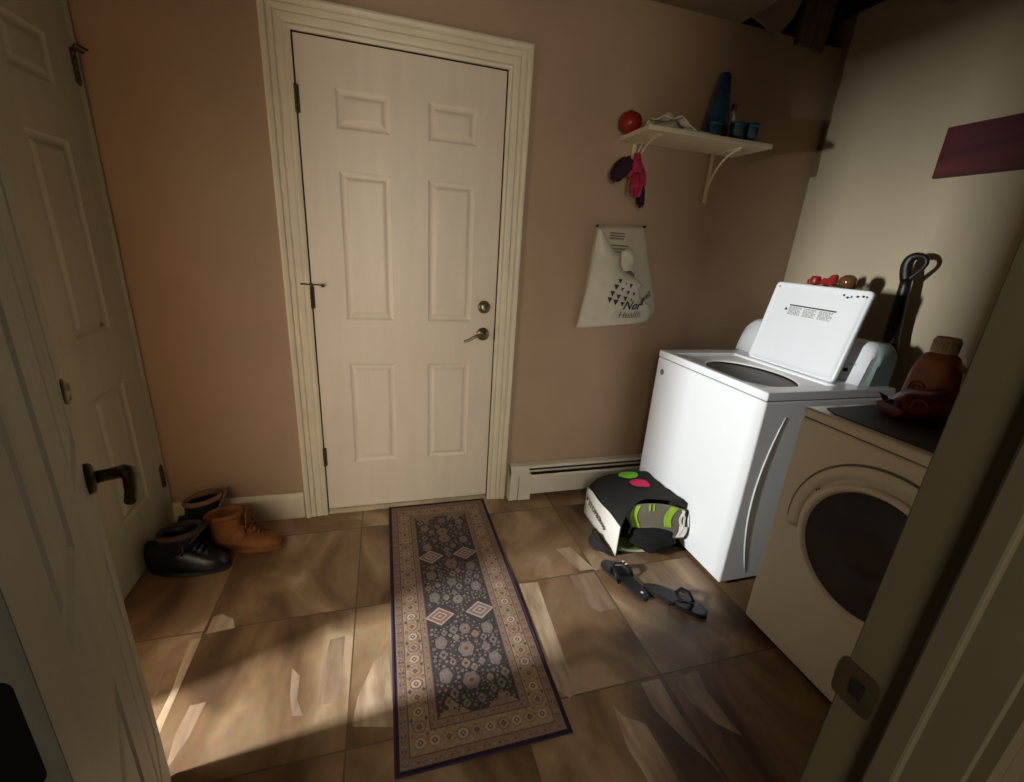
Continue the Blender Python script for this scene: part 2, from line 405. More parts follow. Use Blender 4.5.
def door_bm(w, z0, z1, panels, t=.04):
    b = newbm()
    door_face(b, w, z0, z1, panels, 0, sgn=1); door_face(b, w, z0, z1, panels, t, sgn=-1)
    for q in ([(0,0,z0),(w,0,z0),(w,t,z0),(0,t,z0)], [(0,0,z1),(w,0,z1),(w,t,z1),(0,t,z1)], [(0,0,z0),(0,0,z1),(0,t,z1),(0,t,z0)], [(w,0,z0),(w,0,z1),(w,t,z1),(w,t,z0)]): poly(b, q)
    bmesh.ops.remove_doubles(b, verts=b.verts[:], dist=1e-5)
    return b

def six_panels(w, z0):
    k = w/.822
    c = [(.137*k,.342*k),(.497*k,.703*k)]
    return [(a, b, z0+lo, z0+hi) for a, b in c for lo, hi in ((.255,.765),(.975,1.585),(1.737,1.877))]

def hinge_bm(x, y, z, h=.095, r=.0075, leafw=.012):
    b = newbm()
    for k in range(5):
        z0 = z-h/2+h*k/5; lathe(b, [(r*.6,z0),(r,z0+.001),(r,z0+h/5-.0015),(r*.6,z0+h/5-.0005)], x, y, 12)
    lathe(b, [(r*.4,z-h/2-.006),(r*.8,z-h/2-.002),(r*.8,z-h/2),(r*.5,z-h/2)], x, y, 12)
    lathe(b, [(r*.5,z+h/2),(r*.8,z+h/2+.001),(r*.4,z+h/2+.006)], x, y, 12)
    box(b, x-leafw, x+leafw, y+.003, y+.006, z-h/2, z+h/2)
    return b

def curved_lever(b, ox, oy, oz, d=-1, L=.105, proj=.052):
    """wave lever seen on the exterior door; d = arm direction along x"""
    tube(b, [(ox,oy,oz),(ox,oy-proj*.7,oz),(ox,oy-proj,oz)], [.011,.010,.012], 14)
    pts = []; rad = []
    for i in range(13):
        t = i/12; pts.append((ox+d*L*t, oy-proj-.004*math.sin(t*PI), oz+.010*math.sin(t*PI*1.6)-.016*t)); rad.append(.0095-.0035*t)
    tube(b, pts, rad, 12)

# --- door_1: exterior door in back wall
d1 = struct(thing('door_1', '', 'door', (0,0,0)), 'closed cream six panel exterior door in the back wall', 'door')
bm = door_bm(DW, DZ0, DZ1, six_panels(DW, DZ0)); obj('door_slab', bm, 'door', d1)
bm = casing_bm(DW+.011, DZ1+.0055); bmesh.ops.translate(bm, verts=bm.verts[:], vec=(-.0055,0,0))
obj('door_casing', bm, 'trim', d1)
bm = newbm()
box(bm, -.020, -.006, -.002, .11, 0, DZ1+.02); box(bm, DW+.006, DW+.020, -.002, .11, 0, DZ1+.02); box(bm, -.02, DW+.02, -.002, .11, DZ1+.006, DZ1+.02)
obj('door_jamb', bm, 'gap', d1)
bm = newbm(); prism(bm, [(0,-.006,0),(0,-.004,.020),(0,.004,.024),(0,.10,.024),(0,.10,0)], (DW,0,0)); bmesh.ops.translate(bm, verts=bm.verts[:], vec=(0,0,0))
obj('threshold', bm, 'thresh', d1)
for i, z in enumerate((1.85, 1.10, .325)):
    h = obj('hinge', hinge_bm(-.003, -.006, z), 'bronze', d1)
    if i == 1:
        b = newbm()
        lathe(b, [(.004,1.150),(.0105,1.151),(.0105,1.159),(.004,1.160)], -.003, -.006, 12)
        tube(b, [(-.003,-.006,1.155),(.030,-.016,1.155),(.044,-.020,1.153)], [.003,.003,.003], 8)
        tube(b, [(.042,-.018,1.153),(.050,-.0215,1.153)], [.008,.007], 12)
        tube(b, [(-.003,-.006,1.155),(-.030,-.020,1.157),(-.040,-.024,1.158)], [.003,.003,.0045], 8)
        obj('hinge_stop', b, 'bronze', h)
bm = newbm(); lathe(bm, [(.0,0),(.031,0),(.031,.006),(.027,.010),(.020,.012),(.019,.020),(.015,.022),(0,.022)], 0, 0, 28, axis='Y', origin=(.766,0,1.078))
box(bm, .7635,.7685,-.026,-.021,1.068,1.088)
obj('deadbolt', bm, 'nickel', d1)
bm = newbm(); lathe(bm, [(.0,0),(.032,0),(.032,.005),(.028,.009),(.016,.012),(.013,.02),(0,.02)], 0, 0, 28, axis='Y', origin=(.766,0,.945))
ros = obj('handle_rosette', bm, 'nickel', d1)
bm = newbm(); curved_lever(bm, .766, -.008, .945, -1); obj('lever', bm, 'nickel', ros)
bm = newbm(); box(bm, DW-.001, DW+.014, -.004, .004, .915, .972, bev=.002); obj('latch_plate', bm, 'gap', d1)

# --- door_2: closed panel door in left wall (frame: local x runs along -Y, faces +X)
d2 = struct(thing('door_2', '', 'door', (XL,LD1,0), -PI/2), 'dim white panel door closed in the left wall', 'door')
W2 = WM[d2.name]
# local +x -> world -Y ; local -y -> world -X, so mirror y to face the room (+X)
def to_left(b): 
    bmesh.ops.transform(b, matrix=Matrix.Scale(-1,4,(0,1,0)), verts=b.verts[:]); return b
w2 = LD1-LD0
bm = to_left(door_bm(w2, .012, 2.045, six_panels(w2, .012), .035)); bmesh.ops.translate(bm, verts=bm.verts[:], vec=(0,.010,0))
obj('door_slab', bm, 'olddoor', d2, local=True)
p2 = [(u*.30 if u < .1 else .03, v*.55) for u, v in CPROF]
p2 = [(0,0),(0,.008),(.006,.012),(.012,.007),(.018,.013),(.028,.013),(.030,0)]
bm = newbm(); loft(bm, [[(-u, v, z+(u if z else 0)) for u, v in p2] for z in (0, 2.055)], smooth=False)
loft(bm, [[(x, v, 2.055+u) for u, v in p2] for x in (-.03, w2+.03)], smooth=False)
loft(bm, [[(w2+u*2, v, z) for u, v in p2] for z in (0, 2.085)], smooth=False)
obj('door_casing', bm, 'olddoor', d2, local=True)
for z in (1.84, .297):
    b = to_left(hinge_bm(-.002, -.010, z, .10, .008)); box(b, -.002, .016, .0095, .0125, z-.05, z+.05)
    h = obj('hinge', b, 'bronze', d2, local=True)
    if z > 1:
        b = newbm(); tube(b, [(-.002,.012,z+.056),(.02,.03,z+.060),(-.02,.045,z+.058)], [.0035,.003,.004], 8)
        tube(b, [(-.002,.012,z+.056),(-.028,.026,z+.050)], [.0035,.005], 8); obj('hinge_stop', b, 'bronze', h, local=True)
bm = newbm(); lathe(bm, [(0,0),(.007,0),(.006,.006),(.003,.009),(0,.009)], 0, 0, 12, axis='Y', origin=(.183,0,1.007)); to_left(bm); bmesh.ops.translate(bm, verts=bm.verts[:], vec=(0,.010,0))
obj('peg', bm, 'seam', d2, local=True)

# --- door_3: the doorway's own door, swung open into the room on the left
ANG = math.radians(117.25); WD3 = .762
d3 = struct(thing('door_3', '', 'door', (.050,YF1,0), ANG), 'open white panel door with pewter lever nearest the left edge', 'door')
# local +x along the door, local -y = face towards the camera side
bm = door_bm(WD3, .012, 2.045, six_panels(WD3, .012), .035); bmesh.ops.translate(bm, verts=bm.verts[:], vec=(0,-.035,0))
bmesh.ops.translate(bm, verts=bm.verts[:], vec=(0,0,0))
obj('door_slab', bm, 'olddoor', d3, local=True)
bm = newbm(); box(bm, -.0012, .001, -.035, 0, .012, 2.045); o = obj('door_edge', bm, 'edgeshade', d3, local=True); o['label'] = 'hinge edge with shade painted in'  # strip coloured dark to stand for shade on the hinge edge
LX = WD3-.084
def lever_set(y, s):
    b = newbm(); lathe(b, [(0,0),(.029,0),(.029,.006),(.026,.010),(.016,.013),(0,.013)], 0, 0, 28, axis='Y', origin=(LX,0,.912))
    l = newbm()
    tube(l, [(LX,-.008,.912),(LX,-.030,.912),(LX,-.050,.912)], [.012,.0115,.0125], 14)
    tube(l, [(LX,-.050,.914),(LX-.012,-.057,.914),(LX-.03,-.059,.909),(LX-.06,-.057,.897),(LX-.085,-.052,.889)], [.0125,.0135,.012,.0105,.009], 12)
    t = newbm(); lathe(t, [(0,0),(.022,0),(.022,.004),(.018,.006),(.016,.007),(.015,.010),(0,.010)], 0, 0, 28, axis='Y', origin=(LX,0,1.080))
    for q in (b, l, t):
        if s < 0: bmesh.ops.transform(q, matrix=Matrix.Scale(-1,4,(0,1,0)), verts=q.verts[:])
        bmesh.ops.translate(q, verts=q.verts[:], vec=(0,y,0))
    r = obj('handle_rosette', b, 'bronze', d3, local=True); obj('lever', l, 'bronze', r, local=True); obj('deadbolt', t, 'nickel', d3, local=True)
lever_set(-.035, 1); lever_set(0, -1)
bm = newbm(); box(bm, WD3-.0005, WD3+.0015, -.030, -.005, .87, .93, bev=.0006); obj('latch_plate', bm, 'bronze', d3, local=True)
for z in (1.84, 1.045, .25):
    b = newbm()
    # leaf let into the door's hinge edge, rounded corners
    pts = []
    for cy, cz, a0 in ((-.018,z+.038,90),(-.018,z-.038,180)):
        for k in range(5):
            a = math.radians(a0+k*22.5); pts.append((-.0015, cy+.008*math.cos(a), cz+.010*math.sin(a)))
    pts += [(-.0015,.002,z-.048),(-.0015,.002,z+.048)]
    prism(b, pts, (.004,0,0))
    lathe(b, [(.003,z-.05),(.0075,z-.048),(.0075,z+.048),(.003,z+.05)], -.002, .004, 12)
    h = obj('hinge', b, 'hingeblk', d3, local=True); h['label'] = 'black hinge'

# --- right jamb of the same doorway
tj = struct(thing('trim_3', '', 'door jamb', (DX1,YF1,0)), 'dark door jamb with strike plate at the right edge', 'door jamb')
bm = newbm()
box(bm, DX1, DX1+.02, YF0, YF1, 0, 2.07, bev=.0015)
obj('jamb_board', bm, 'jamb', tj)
bm = newbm(); box(bm, DX1-.010, DX1+.001, YF1-.080, YF1-.056, 0, 2.05, bev=.003); obj('door_stop', bm, 'jamb', tj)
bm = newbm()
pts = []
for cy, cz, a0 in ((YF1-.030,.883,270),(YF1-.030,.918,0),(YF1+.001,.918,90),(YF1+.001,.883,180)):
    for k in range(5):
        a = math.radians(a0+k*22.5); sgn = -1
        pts.append((DX1-.0015, cy-.008*math.cos(a) if cy < YF1-.02 else cy-.006*math.cos(a), cz+.010*math.sin(a)))
prism(bm, pts, (.003,0,0))
prism(bm, [(DX1-.0018,YF1+.004,.885),(DX1-.0018,YF1+.004,.916),(DX1+.004,YF1+.011,.911),(DX1+.004,YF1+.011,.890)], (.002,0,0))
sp = obj('strike_plate', bm, 'bronze', tj)
bm = newbm(); box(bm, DX1-.0028, DX1-.0012, YF1-.026, YF1-.012, .889, .912); obj('latch_hole', bm, 'black', sp)
bm = newbm()
cp = [(.006,0),(.006,.010),(.014,.014),(.030,.011),(.040,.016),(.066,.019),(.070,0)]
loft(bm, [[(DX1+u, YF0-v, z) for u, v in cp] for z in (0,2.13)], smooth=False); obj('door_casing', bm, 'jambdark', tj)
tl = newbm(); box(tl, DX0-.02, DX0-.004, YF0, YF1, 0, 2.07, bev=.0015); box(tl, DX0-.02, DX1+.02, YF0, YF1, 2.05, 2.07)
struct(obj('trim_4', tl, 'jamb'), 'hinge side jamb and head of the doorway', 'door jamb')

# ------------------------------------------------------------------ baseboard, heater
bm = newbm(); prism(bm, [(XL,0,0),(XL,-.014,0),(XL,-.014,.115),(XL,-.010,.125),(XL,-.006,.135),(XL,0,.138)], (-XL-.113,0,0))
struct(obj('baseboard_back', bm, 'trim'), 'short cream baseboard between boots and exterior door', 'baseboard')

hx0, hx1 = .945, 2.50
ht = thing('baseboard_heater', 'long cream baseboard heater on the wall right of the exterior door', 'heater', (hx0,0,0))
bm = newbm()
prism(bm, [(hx0+.02,-.002,.035),(hx0+.02,-.002,.212),(hx0+.02,-.045,.212),(hx0+.02,-.052,.206),(hx0+.02,-.052,.198),(hx0+.02,-.046,.198),(hx0+.02,-.008,.204),(hx0+.02,-.008,.035)], (hx1-hx0-.03,0,0))
obj('back_panel', bm, 'heater', ht)
bm = newbm(); box(bm, hx0+.10, hx1-.02, -.0125, -.0085, .04, .200); obj('slot_shade', bm, 'gap', ht)  # added plate, its dark colour stands for shade inside the slots
bm = newbm()
prism(bm, [(hx0+.06,-.060,.040),(hx0+.06,-.064,.148),(hx0+.06,-.058,.158),(hx0+.06,-.052,.158),(hx0+.06,-.058,.145),(hx0+.06,-.055,.042)], (hx1-hx0-.06,0,0))
obj('front_cover', bm, 'heater', ht)
bm = newbm(); prism(bm, [(hx0+.06,-.047,.172),(hx0+.06,-.053,.180),(hx0+.06,-.053,.187),(hx0+.06,-.044,.180)], (hx1-hx0-.06,0,0)); obj('damper', bm, 'heater', ht)
bm = newbm()
for k in range(70):
    x = hx0+.09+k*.02; box(bm, x, x+.001, -.05, -.012, .06, .15)
tube(bm, [(hx0+.05,-.03,.10),(hx1-.02,-.03,.10)], .011, 10); obj('fin_pipe', bm, 'gap', ht)
bm = newbm()
prism(bm, [(hx0,-.001,.0),(hx0,-.001,.217),(hx0,-.048,.217),(hx0,-.066,.200),(hx0,-.068,.165),(hx0,-.062,.012),(hx0,-.050,.0),(hx0,-.046,.045),(hx0,-.040,.0)], (.045,0,0))
prism(bm, [(hx0+.05,-.045,.168),(hx0+.05,-.066,.165),(hx0+.05,-.066,.010),(hx0+.05,-.052,.004),(hx0+.05,-.048,.04)], (.07,0,0))
prism(bm, [(hx0+.0,-.002,.212),(hx0+.0,-.05,.215),(hx0+.0,-.069,.196),(hx0,-.066,.16),(hx0,-.05,.16)], (.105,0,0))
obj('end_cap', bm, 'heater', ht)

# ------------------------------------------------------------------ rug
RX, RY, RW, RL = .298, -.012, .505, 1.274
rg = thing('runner_rug', 'dark oriental patterned runner rug in front of the exterior door', 'rug', (RX+RW/2,RY-RL/2,0))
bm = newbm(); box(bm, RX+.003, RX+RW-.003, RY-RL+.003, RY-.003, 0, .006, mi=0)
Z0 = .006
def rp(s, t, k): return (RX+s, RY-t, Z0+.0002*k)
def rrect(s0, s1, t0, t1, k, mi): poly(bm, [rp(s0,t1,k), rp(s1,t1,k), rp(s1,t0,k), rp(s0,t0,k)], mi)
def rpoly(pts, k, mi): poly(bm, [rp(s, t, k) for s, t in pts][::-1], mi)
MATS = ['rugbind','rugguard','rugborder','rugfield','rugflower','rugdot','rugdia','rugrose','rugdark','rugend']
G,B_,F_,FL,DOT,DIA,ROSE,DK,END = range(1,10)
rrect(.010, RW-.010, .010, RL-.010, 1, G)
rrect(.036, RW-.036, .036, RL-.036, 2, DK)
rrect(.039, RW-.039, .039, RL-.039, 3, B_)
rrect(.098, RW-.098, .098, RL-.098, 4, DK)
rrect(.101, RW-.101, .101, RL-.101, 5, G)
rrect(.122, RW-.122, .122, RL-.122, 6, DK)
rrect(.125, RW-.125, .125, RL-.125, 7, F_)
def flower(s, t, r, k, mi, n=8, sy=1., amp=.22, ph=0.):
    rpoly([(s+r*(1+amp*math.cos(n*a*.5*2))*math.cos(a), t+sy*r*(1+amp*math.cos(n*a*.5*2))*math.sin(a)) for a in [ph+2*PI*i/(n*4) for i in range(n*4)]], k, mi)
def ngon(s, t, rx, ry, k, mi, n=4, ph=0.): rpoly([(s+rx*math.cos(ph+2*PI*i/n), t+ry*math.sin(ph+2*PI*i/n)) for i in range(n)], k, mi)
# guard stripes: fine ticks
for side in (.018, RW-.018, .028, RW-.028, .112, RW-.112):
    n = 92
    for i in range(n):
        t = .02+(RL-.04)*i/n
        ngon(side, t+.004, .0035, .0045, 9, (ROSE, B_, DK)[i % 3], 4)
for i in range(30):
    s = .03+(RW-.06)*i/29
    for t in (.02, RL-.02, .112, RL-.112):
        if t in (.112, RL-.112) and not .105 < s < RW-.105: continue
        ngon(s, t, .0045, .0035, 9, (ROSE, B_, DK)[i % 3], 4)
# main border rosettes
def rosette(s, t, i):
    ngon(s, t, .0215, .0195, 10, ROSE if i % 3 == 0 else END, 8, PI/8)
    ngon(s, t, .0165, .0150, 11, DIA if i % 2 else B_, 8)
    ngon(s, t, .0095, .0095, 12, DK, 4)
    ngon(s, t, .0045, .0045, 13, DIA if i % 2 else ROSE, 4)
nb = 26
for i in range(nb):
    t = .0685+(RL-.137)*i/(nb-1)
    for s in (.0685, RW-.0685): rosette(s, t, i)
    if i < nb-1:
        tm = t+(RL-.137)/(nb-1)/2
        for s in (.0685, RW-.0685):
            for q in (-.022, .022): ngon(s+q, tm, .006, .008, 10, (ROSE, DK)[i % 2], 4)
for i in range(1, 9):
    s = .0685+(RW-.137)*i/9
    for t in (.0685, RL-.0685): rosette(s, t, i)
# serrated ends of the field
for t0, dr in ((.125, 1), (RL-.125, -1)):
    for c in (.175, RW-.175):
        rpoly([(c-.05, t0), (c-.03, t0+dr*.018), (c-.018, t0+dr*.018), (c-.006, t0+dr*.042), (c+.006, t0+dr*.042), (c+.018, t0+dr*.018), (c+.03, t0+dr*.018), (c+.05, t0)][::dr], 9, END)
        rpoly([(c-.03, t0), (c-.008, t0+dr*.026), (c+.008, t0+dr*.026), (c+.03, t0)][::dr], 10, G)
# field: paired diamonds, vases, leaves, scattered buds
big = []
for t in (.115, .43, .77, 1.115):
    for s in (.175, RW-.175):
        if t in (.115, 1.115): continue
        big.append((s, t, .055))
        ngon(s, t, .056, .044, 10, DIA, 4); ngon(s, t, .047, .036, 11, ROSE if s < .25 and t > .6 else FL, 4)
        ngon(s, t, .030, .023, 12, DIA, 4); ngon(s, t, .022, .017, 13, ROSE, 4); ngon(s, t, .008, .006, 14, DIA, 4)
for t in (.20, .345, .53, .655, .87, 1.00):
    for s, r in ((.165,.021),(RW-.165,.021)):
        tt = t+(.018 if s < .25 else -.012); big.append((s, tt, r*1.3))
        flower(s, tt, r, 10, FL, 5, 1.3, .08, .3); ngon(s, tt, r*.5, r*.6, 11, DOT, 6); ngon(s, tt, r*.25, r*.3, 12, ROSE, 6)
for t in (.165, .255, .31, .49, .60, .70, .845, .93, 1.05):
    r = .027 if int(t*100) % 2 else .020; s = RW/2+.008*math.sin(t*40); big.append((s, t, r*1.2))
    flower(s, t, r, 10, FL, 6, 1.15, .08, t*9); ngon(s, t, r*.6, r*.6, 11, G, 8); ngon(s, t, r*.3, r*.3, 12, DK, 6)
rr = random.Random(4); leaves = []
for _ in range(4000):
    s, t, q = rr.uniform(.142, RW-.142), rr.uniform(.15, RL-.15), rr.uniform(.010, .015)
    if any((s-a)**2+(t-b)**2 < (q*1.2+c)**2 for a, b, c in big+leaves): continue
    leaves.append((s, t, q*1.25)); flower(s, t, q, 10, (FL, G, FL, DOT)[len(leaves) % 4], 4, 1.25, .12, rr.uniform(0, 3)); ngon(s, t, q*.45, q*.5, 11, (DK, ROSE, F_)[len(leaves) % 3], 6)
    if len(leaves) > 46: break
big += leaves
rr = random.Random(3); placed = []
for _ in range(9000):
    s, t = rr.uniform(.135, RW-.135), rr.uniform(.135, RL-.135); r = rr.uniform(.003, .0075)
    if any((s-a)**2+(t-b)**2 < (r+c)**2 for a, b, c in big) or any((s-a)**2+(t-b)**2 < (r+c+.003)**2 for a, b, c in placed): continue
    placed.append((s, t, r))
    if len(placed) > 430: break
for i, (s, t, r) in enumerate(placed):
    ngon(s, t, r, r, 10, (DOT, FL, DOT, FL, G, DOT, FL, ROSE)[i % 8], 6); 
    if r > .005: ngon(s, t, r*.45, r*.45, 11, (ROSE, DK)[i % 2], 5)
obj('pile', bm, MATS, rg, recalc=False)
bm = newbm(); tube(bm, [(RX,RY,.004),(RX+RW,RY,.004),(RX+RW,RY-RL,.004),(RX,RY-RL,.004)], .0055, 8, closed=True)
rb = obj('binding', bm, 'rugbind', rg); rb['label'] = 'dark purple bound edge'

# ------------------------------------------------------------------ washing machine (faces -X)
WX0, WX1, WY0, WY1, WZ = 1.684, 2.36, -.868, -.158, .904
ws = thing('washing_machine', 'white top loading washing machine with its lid raised', 'washing machine', ((WX0+WX1)/2,(WY0+WY1)/2,0))
bm = newbm(); box(bm, WX0, WX1, WY0, WY1, .018, WZ-.038, bev=.008, seg=3)
cab = obj('cabinet', bm, 'white', ws)
# embossed curved rib on the near side
bm = newbm(); pts = []
for i in range(15):
    t = i/14; z = .80-.74*t; x = 1.80-.062*math.sin(t*PI)**.9+.012*t
    pts.append((x, WY0-.0005, z))
tube(bm, pts, [.0015+.003*math.sin(PI*(i+.5)/15) for i in range(15)], 8); obj('side_rib', bm, 'white', cab)
bm = newbm(); box(bm, WX0+.006, WX1-.006, WY0+.004, WY1-.004, WZ-.042, WZ-.034)
obj('seam', bm, 'seam', ws)
# top deck: frame around a round-cornered well with the drum mouth
bm = newbm()
ox0, ox1, oy0, oy1 = 1.715, 2.095, -.800, -.235
xs, ys = [WX0, ox0, ox1, WX1], [WY0, oy0, oy1, WY1]
b2 = newbm()
# outer shell of deck
box(bm, WX0, ox0, WY0, WY1, WZ-.035, WZ, bev=.005); box(bm, ox1, WX1, WY0, WY1, WZ-.035, WZ, bev=.005)
box(bm, ox0-.006, ox1+.006, WY0, oy0, WZ-.035, WZ, bev=.004); box(bm, ox0-.006, ox1+.006, oy1, WY1, WZ-.035, WZ, bev=.004)
dk = obj('top_deck', bm, 'white', ws)
cx, cy, rx, ry = (ox0+ox1)/2+.008, (oy0+oy1)/2-.018, .160, .222
bm = newbm(); N = 48; outer = []; inner = []; lip = []
for j in range(N):
    a = 2*PI*j/N; c, s = math.cos(a), math.sin(a)
    k = 1/max(abs(c)/((ox1-ox0)/2+.004), abs(s)/((oy1-oy0)/2+.004)); 
    outer.append(((ox0+ox1)/2+c*k, cy+s*k, WZ-.012)); inner.append((cx+rx*1.06*c, cy+ry*1.06*s, WZ-.018)); lip.append((cx+rx*c, cy+ry*s, WZ-.022))
loft(bm, [outer, inner, lip, [(p[0], p[1], WZ-.026) for p in lip]], cap=False); obj('well', bm, 'whitem', dk)
bm = newbm()
loft(bm, [[(cx+rx*q*math.cos(2*PI*j/N), cy+ry*q*math.sin(2*PI*j/N), z) for j in range(N)] for q, z in ((1.10,WZ-.062),(.97,WZ-.064),(.96,WZ-.085),(1.04,WZ-.10),(1.04,WZ-.50),(.5,WZ-.52))], cap=False)
for k in range(30):
    a = 2*PI*k/30; box(bm, cx+rx*1.03*math.cos(a)-.004, cx+rx*1.03*math.cos(a)+.004, cy+ry*1.03*math.sin(a)-.004, cy+ry*1.03*math.sin(a)+.004, WZ-.48, WZ-.11)
obj('drum', bm, 'steel', ws)
bm = newbm(); loft(bm, [[(cx+rx*q*math.cos(2*PI*j/N), cy+ry*q*math.sin(2*PI*j/N), z) for j in range(N)] for q, z in ((1.06,WZ-.026),(1.0,WZ-.027),(.985,WZ-.058),(1.06,WZ-.060))], cap=False)
obj('balance_ring', bm, 'black', ws)
# console along the back
bm = newbm(); secs = []
cy0, cy1 = -.818, -.120
def csec(y, k):
    zt = WZ+.178*k
    return [(2.204,y,WZ-.002),(2.206+.022*k,y,WZ+.10*k),(2.214+.026*k,y,zt-.022*k),(2.236+.024*k,y,zt-.004),(2.292,y,zt),(2.330,y,zt-.002),(2.352,y,zt-.02*k),(2.356,y,WZ-.002)]
for y, k in ((cy0,.72),(cy0+.003,.82),(cy0+.010,.91),(cy0+.022,.97),(cy0+.045,1.),(cy1-.055,1.),(cy1-.030,.93),(cy1-.010,.80),(cy1,.55)): secs.append(csec(y, k))
loft(bm, secs); cons = obj('console', bm, 'white', ws)
bm = newbm(); secs = []
for y, k in ((cy0-.016,.55),(cy0-.015,.74),(cy0-.010,.86),(cy0+.004,.95),(cy0+.024,1.015)):
    s_ = csec(y, k); secs.append([(p[0]+.040*(1-i/7), p[1], p[2]) if i < 7 else p for i, p in enumerate(s_)])
loft(bm, secs); ec = obj('end_cap', bm, 'greyend', cons); ec['label'] = 'grey green end cap'
bm = newbm(); tube(bm, [(2.207,-.742,WZ+.050),(2.236,-.742,WZ+.048)], .0085, 14); obj('knob_hole', bm, 'black', cons)
bm = newbm()
merge(bm, text_bm('START', .011, (2.2145,-.748,WZ+.074), (0,-1,0), (.27,0,1), th=.004), None); obj('marking', bm, 'inkmid', cons)
# raised lid
LB, LT = Vector((2.112,0,WZ+.002)), Vector((2.190,0,1.288)); ly0, ly1 = -.775, -.305
lz = (LT-LB).normalized(); ln = Vector((-lz.z,0,lz.x)); H = (LT-LB).length
bm = newbm()
def rrpts(y0, y1, h0, h1, r, n=6):
    o = []
    for cyy, ch, a0 in ((y1-r,h0+r,-90),(y1-r,h1-r,0),(y0+r,h1-r,90),(y0+r,h0+r,180)):
        for k in range(n+1):
            a = math.radians(a0+90*k/n); o.append((cyy+r*math.cos(a), ch+r*math.sin(a)))
    return o
def lidp(y, h, d): return tuple(LB+lz*h+ln*d+Vector((0,y,0)))
rings = []
for ins, d in ((.004,-.022),(0,-.019),(0,-.003),(.004,0),(.012,0),(.016,-.003),(.030,-.003)):
    rings.append([lidp(y, h, d) for y, h in rrpts(ly0+ins, ly1-ins, ins, H-ins, .018-ins*.3)])
loft(bm, rings); lid = obj('lid', bm, 'white', ws)
# warning label on the inside of the lid
bm = newbm()
def lr(y0, y1, h0, h1, mi, d=.0002-.003): poly(bm, [lidp(y, h, d+.0012) for y, h in ((y0,h0),(y0,h1),(y1,h1),(y1,h0))], mi)
yl0, yl1 = -.655, -.425
lr(yl0-.006, yl1+.0, .285, .291, 0)
poly(bm, [lidp(y, h, -.0016) for y, h in ((yl1+.022,.262),(yl1+.002,.262),(yl1+.012,.276))], 0)
rr = random.Random(5)
for c in range(3):
    a = yl1-.004-c*.078
    for k in range(7):
        h = .278-k*.0056; w = .066*rr.uniform(.6, 1) if k % 3 == 2 else .066
        x = a
        while x > a-w:
            l = rr.uniform(.006, .016); lr(max(x-l, a-w), x, h, h+.0026, 1); x -= l+.003
obj('warning_label', bm, ['ink','inkmid'], lid)
bm = newbm()
for k, (y, h, w) in enumerate(((-.655,.360,.012),(-.672,.352,.016),(-.690,.356,.010),(-.712,.360,.016),(-.735,.363,.014),(-.752,.362,.010))):
    poly(bm, [lidp(*q, -.0012) for q in ((y,h),(y-w*.2,h+.007),(y-w,h+.004),(y-w*.6,h-.003))], 0)
obj('chipped_paint', bm, 'ink', lid)
bm = newbm(); poly(bm, [lidp(*q, -.0012) for q in ((-.325,.366),(-.327,.373),(-.333,.370),(-.330,.364))], 0); obj('chipped_paint', bm, 'ink', lid)
bm = newbm()
lathe(bm, [(0,0),(.016,0),(.016,.002),(.013,.003),(0,.003)], 0, 0, 20, axis='X', origin=(WX0,-.212,.797), sx=.9); obj('badge', bm, 'seam', ws)
bm = newbm(); box(bm, WX0+.03, WX1-.02, WY0+.02, WY1-.02, 0, .02); obj('base', bm, 'black', ws)

# ------------------------------------------------------------------ dryer (faces -X)
YX0, YX1, YY0, YY1, YZ = 1.664, 2.37, -1.722, -1.036, .915
dr = thing('front_load_dryer', 'cream white front loading dryer with round dark glass door', 'dryer', ((YX0+YX1)/2,(YY0+YY1)/2,0))
bm = newbm(); box(bm, YX0, YX1, YY0, YY1, .02, YZ-.036, bev=.010, seg=3); obj('cabinet', bm, 'dryer', dr)
bm = newbm(); box(bm, YX0, YX1, YY0, YY1, YZ-.033, YZ, bev=.008, seg=3); obj('top_panel', bm, 'dryer', dr)
bm = newbm(); box(bm, YX0+.006, YX1-.006, YY0+.006, YY1-.006, YZ-.038, YZ-.030); obj('seam', bm, 'seam', dr)
bm = newbm()
prism(bm, [(x, y, YZ-.001) for x, y in ((YX0+.060,YY1-.030),(YX1-.03,YY1-.012),(YX1-.03,YY0+.03),(YX0+.03,YY0+.03),(YX0+.03,YY1-.08))], (0,0,.004), bev=.0012)
tp = obj('top_surface', bm, 'drytop', dr); tp['label'] = 'dark brown top surface'
DC = (YX0, -1.360, .552)
bm = newbm(); lathe(bm, [(.206,0),(.216,.001),(.218,.010),(.214,.018),(.207,.021),(.200,.018),(.194,.009),(.191,.004)], 0, 0, 64, axis='X', origin=DC, cap=False)
dd = obj('door_ring', bm, 'dryer', dr)
bm = newbm(); lathe(bm, [(.0,.0035),(.10,.004),(.16,.005),(.188,.008),(.195,.008),(.197,-.004),(.0,-.004)], 0, 0, 64, axis='X', origin=DC)
gl = obj('door_glass', bm, 'glass', dd); gl['label'] = 'dark smoked door glass'
bm = newbm(); lathe(bm, [(.2275,.0),(.2275,.0035),(.233,.0035),(.233,.0)], 0, 0, 64, axis='X', origin=DC)
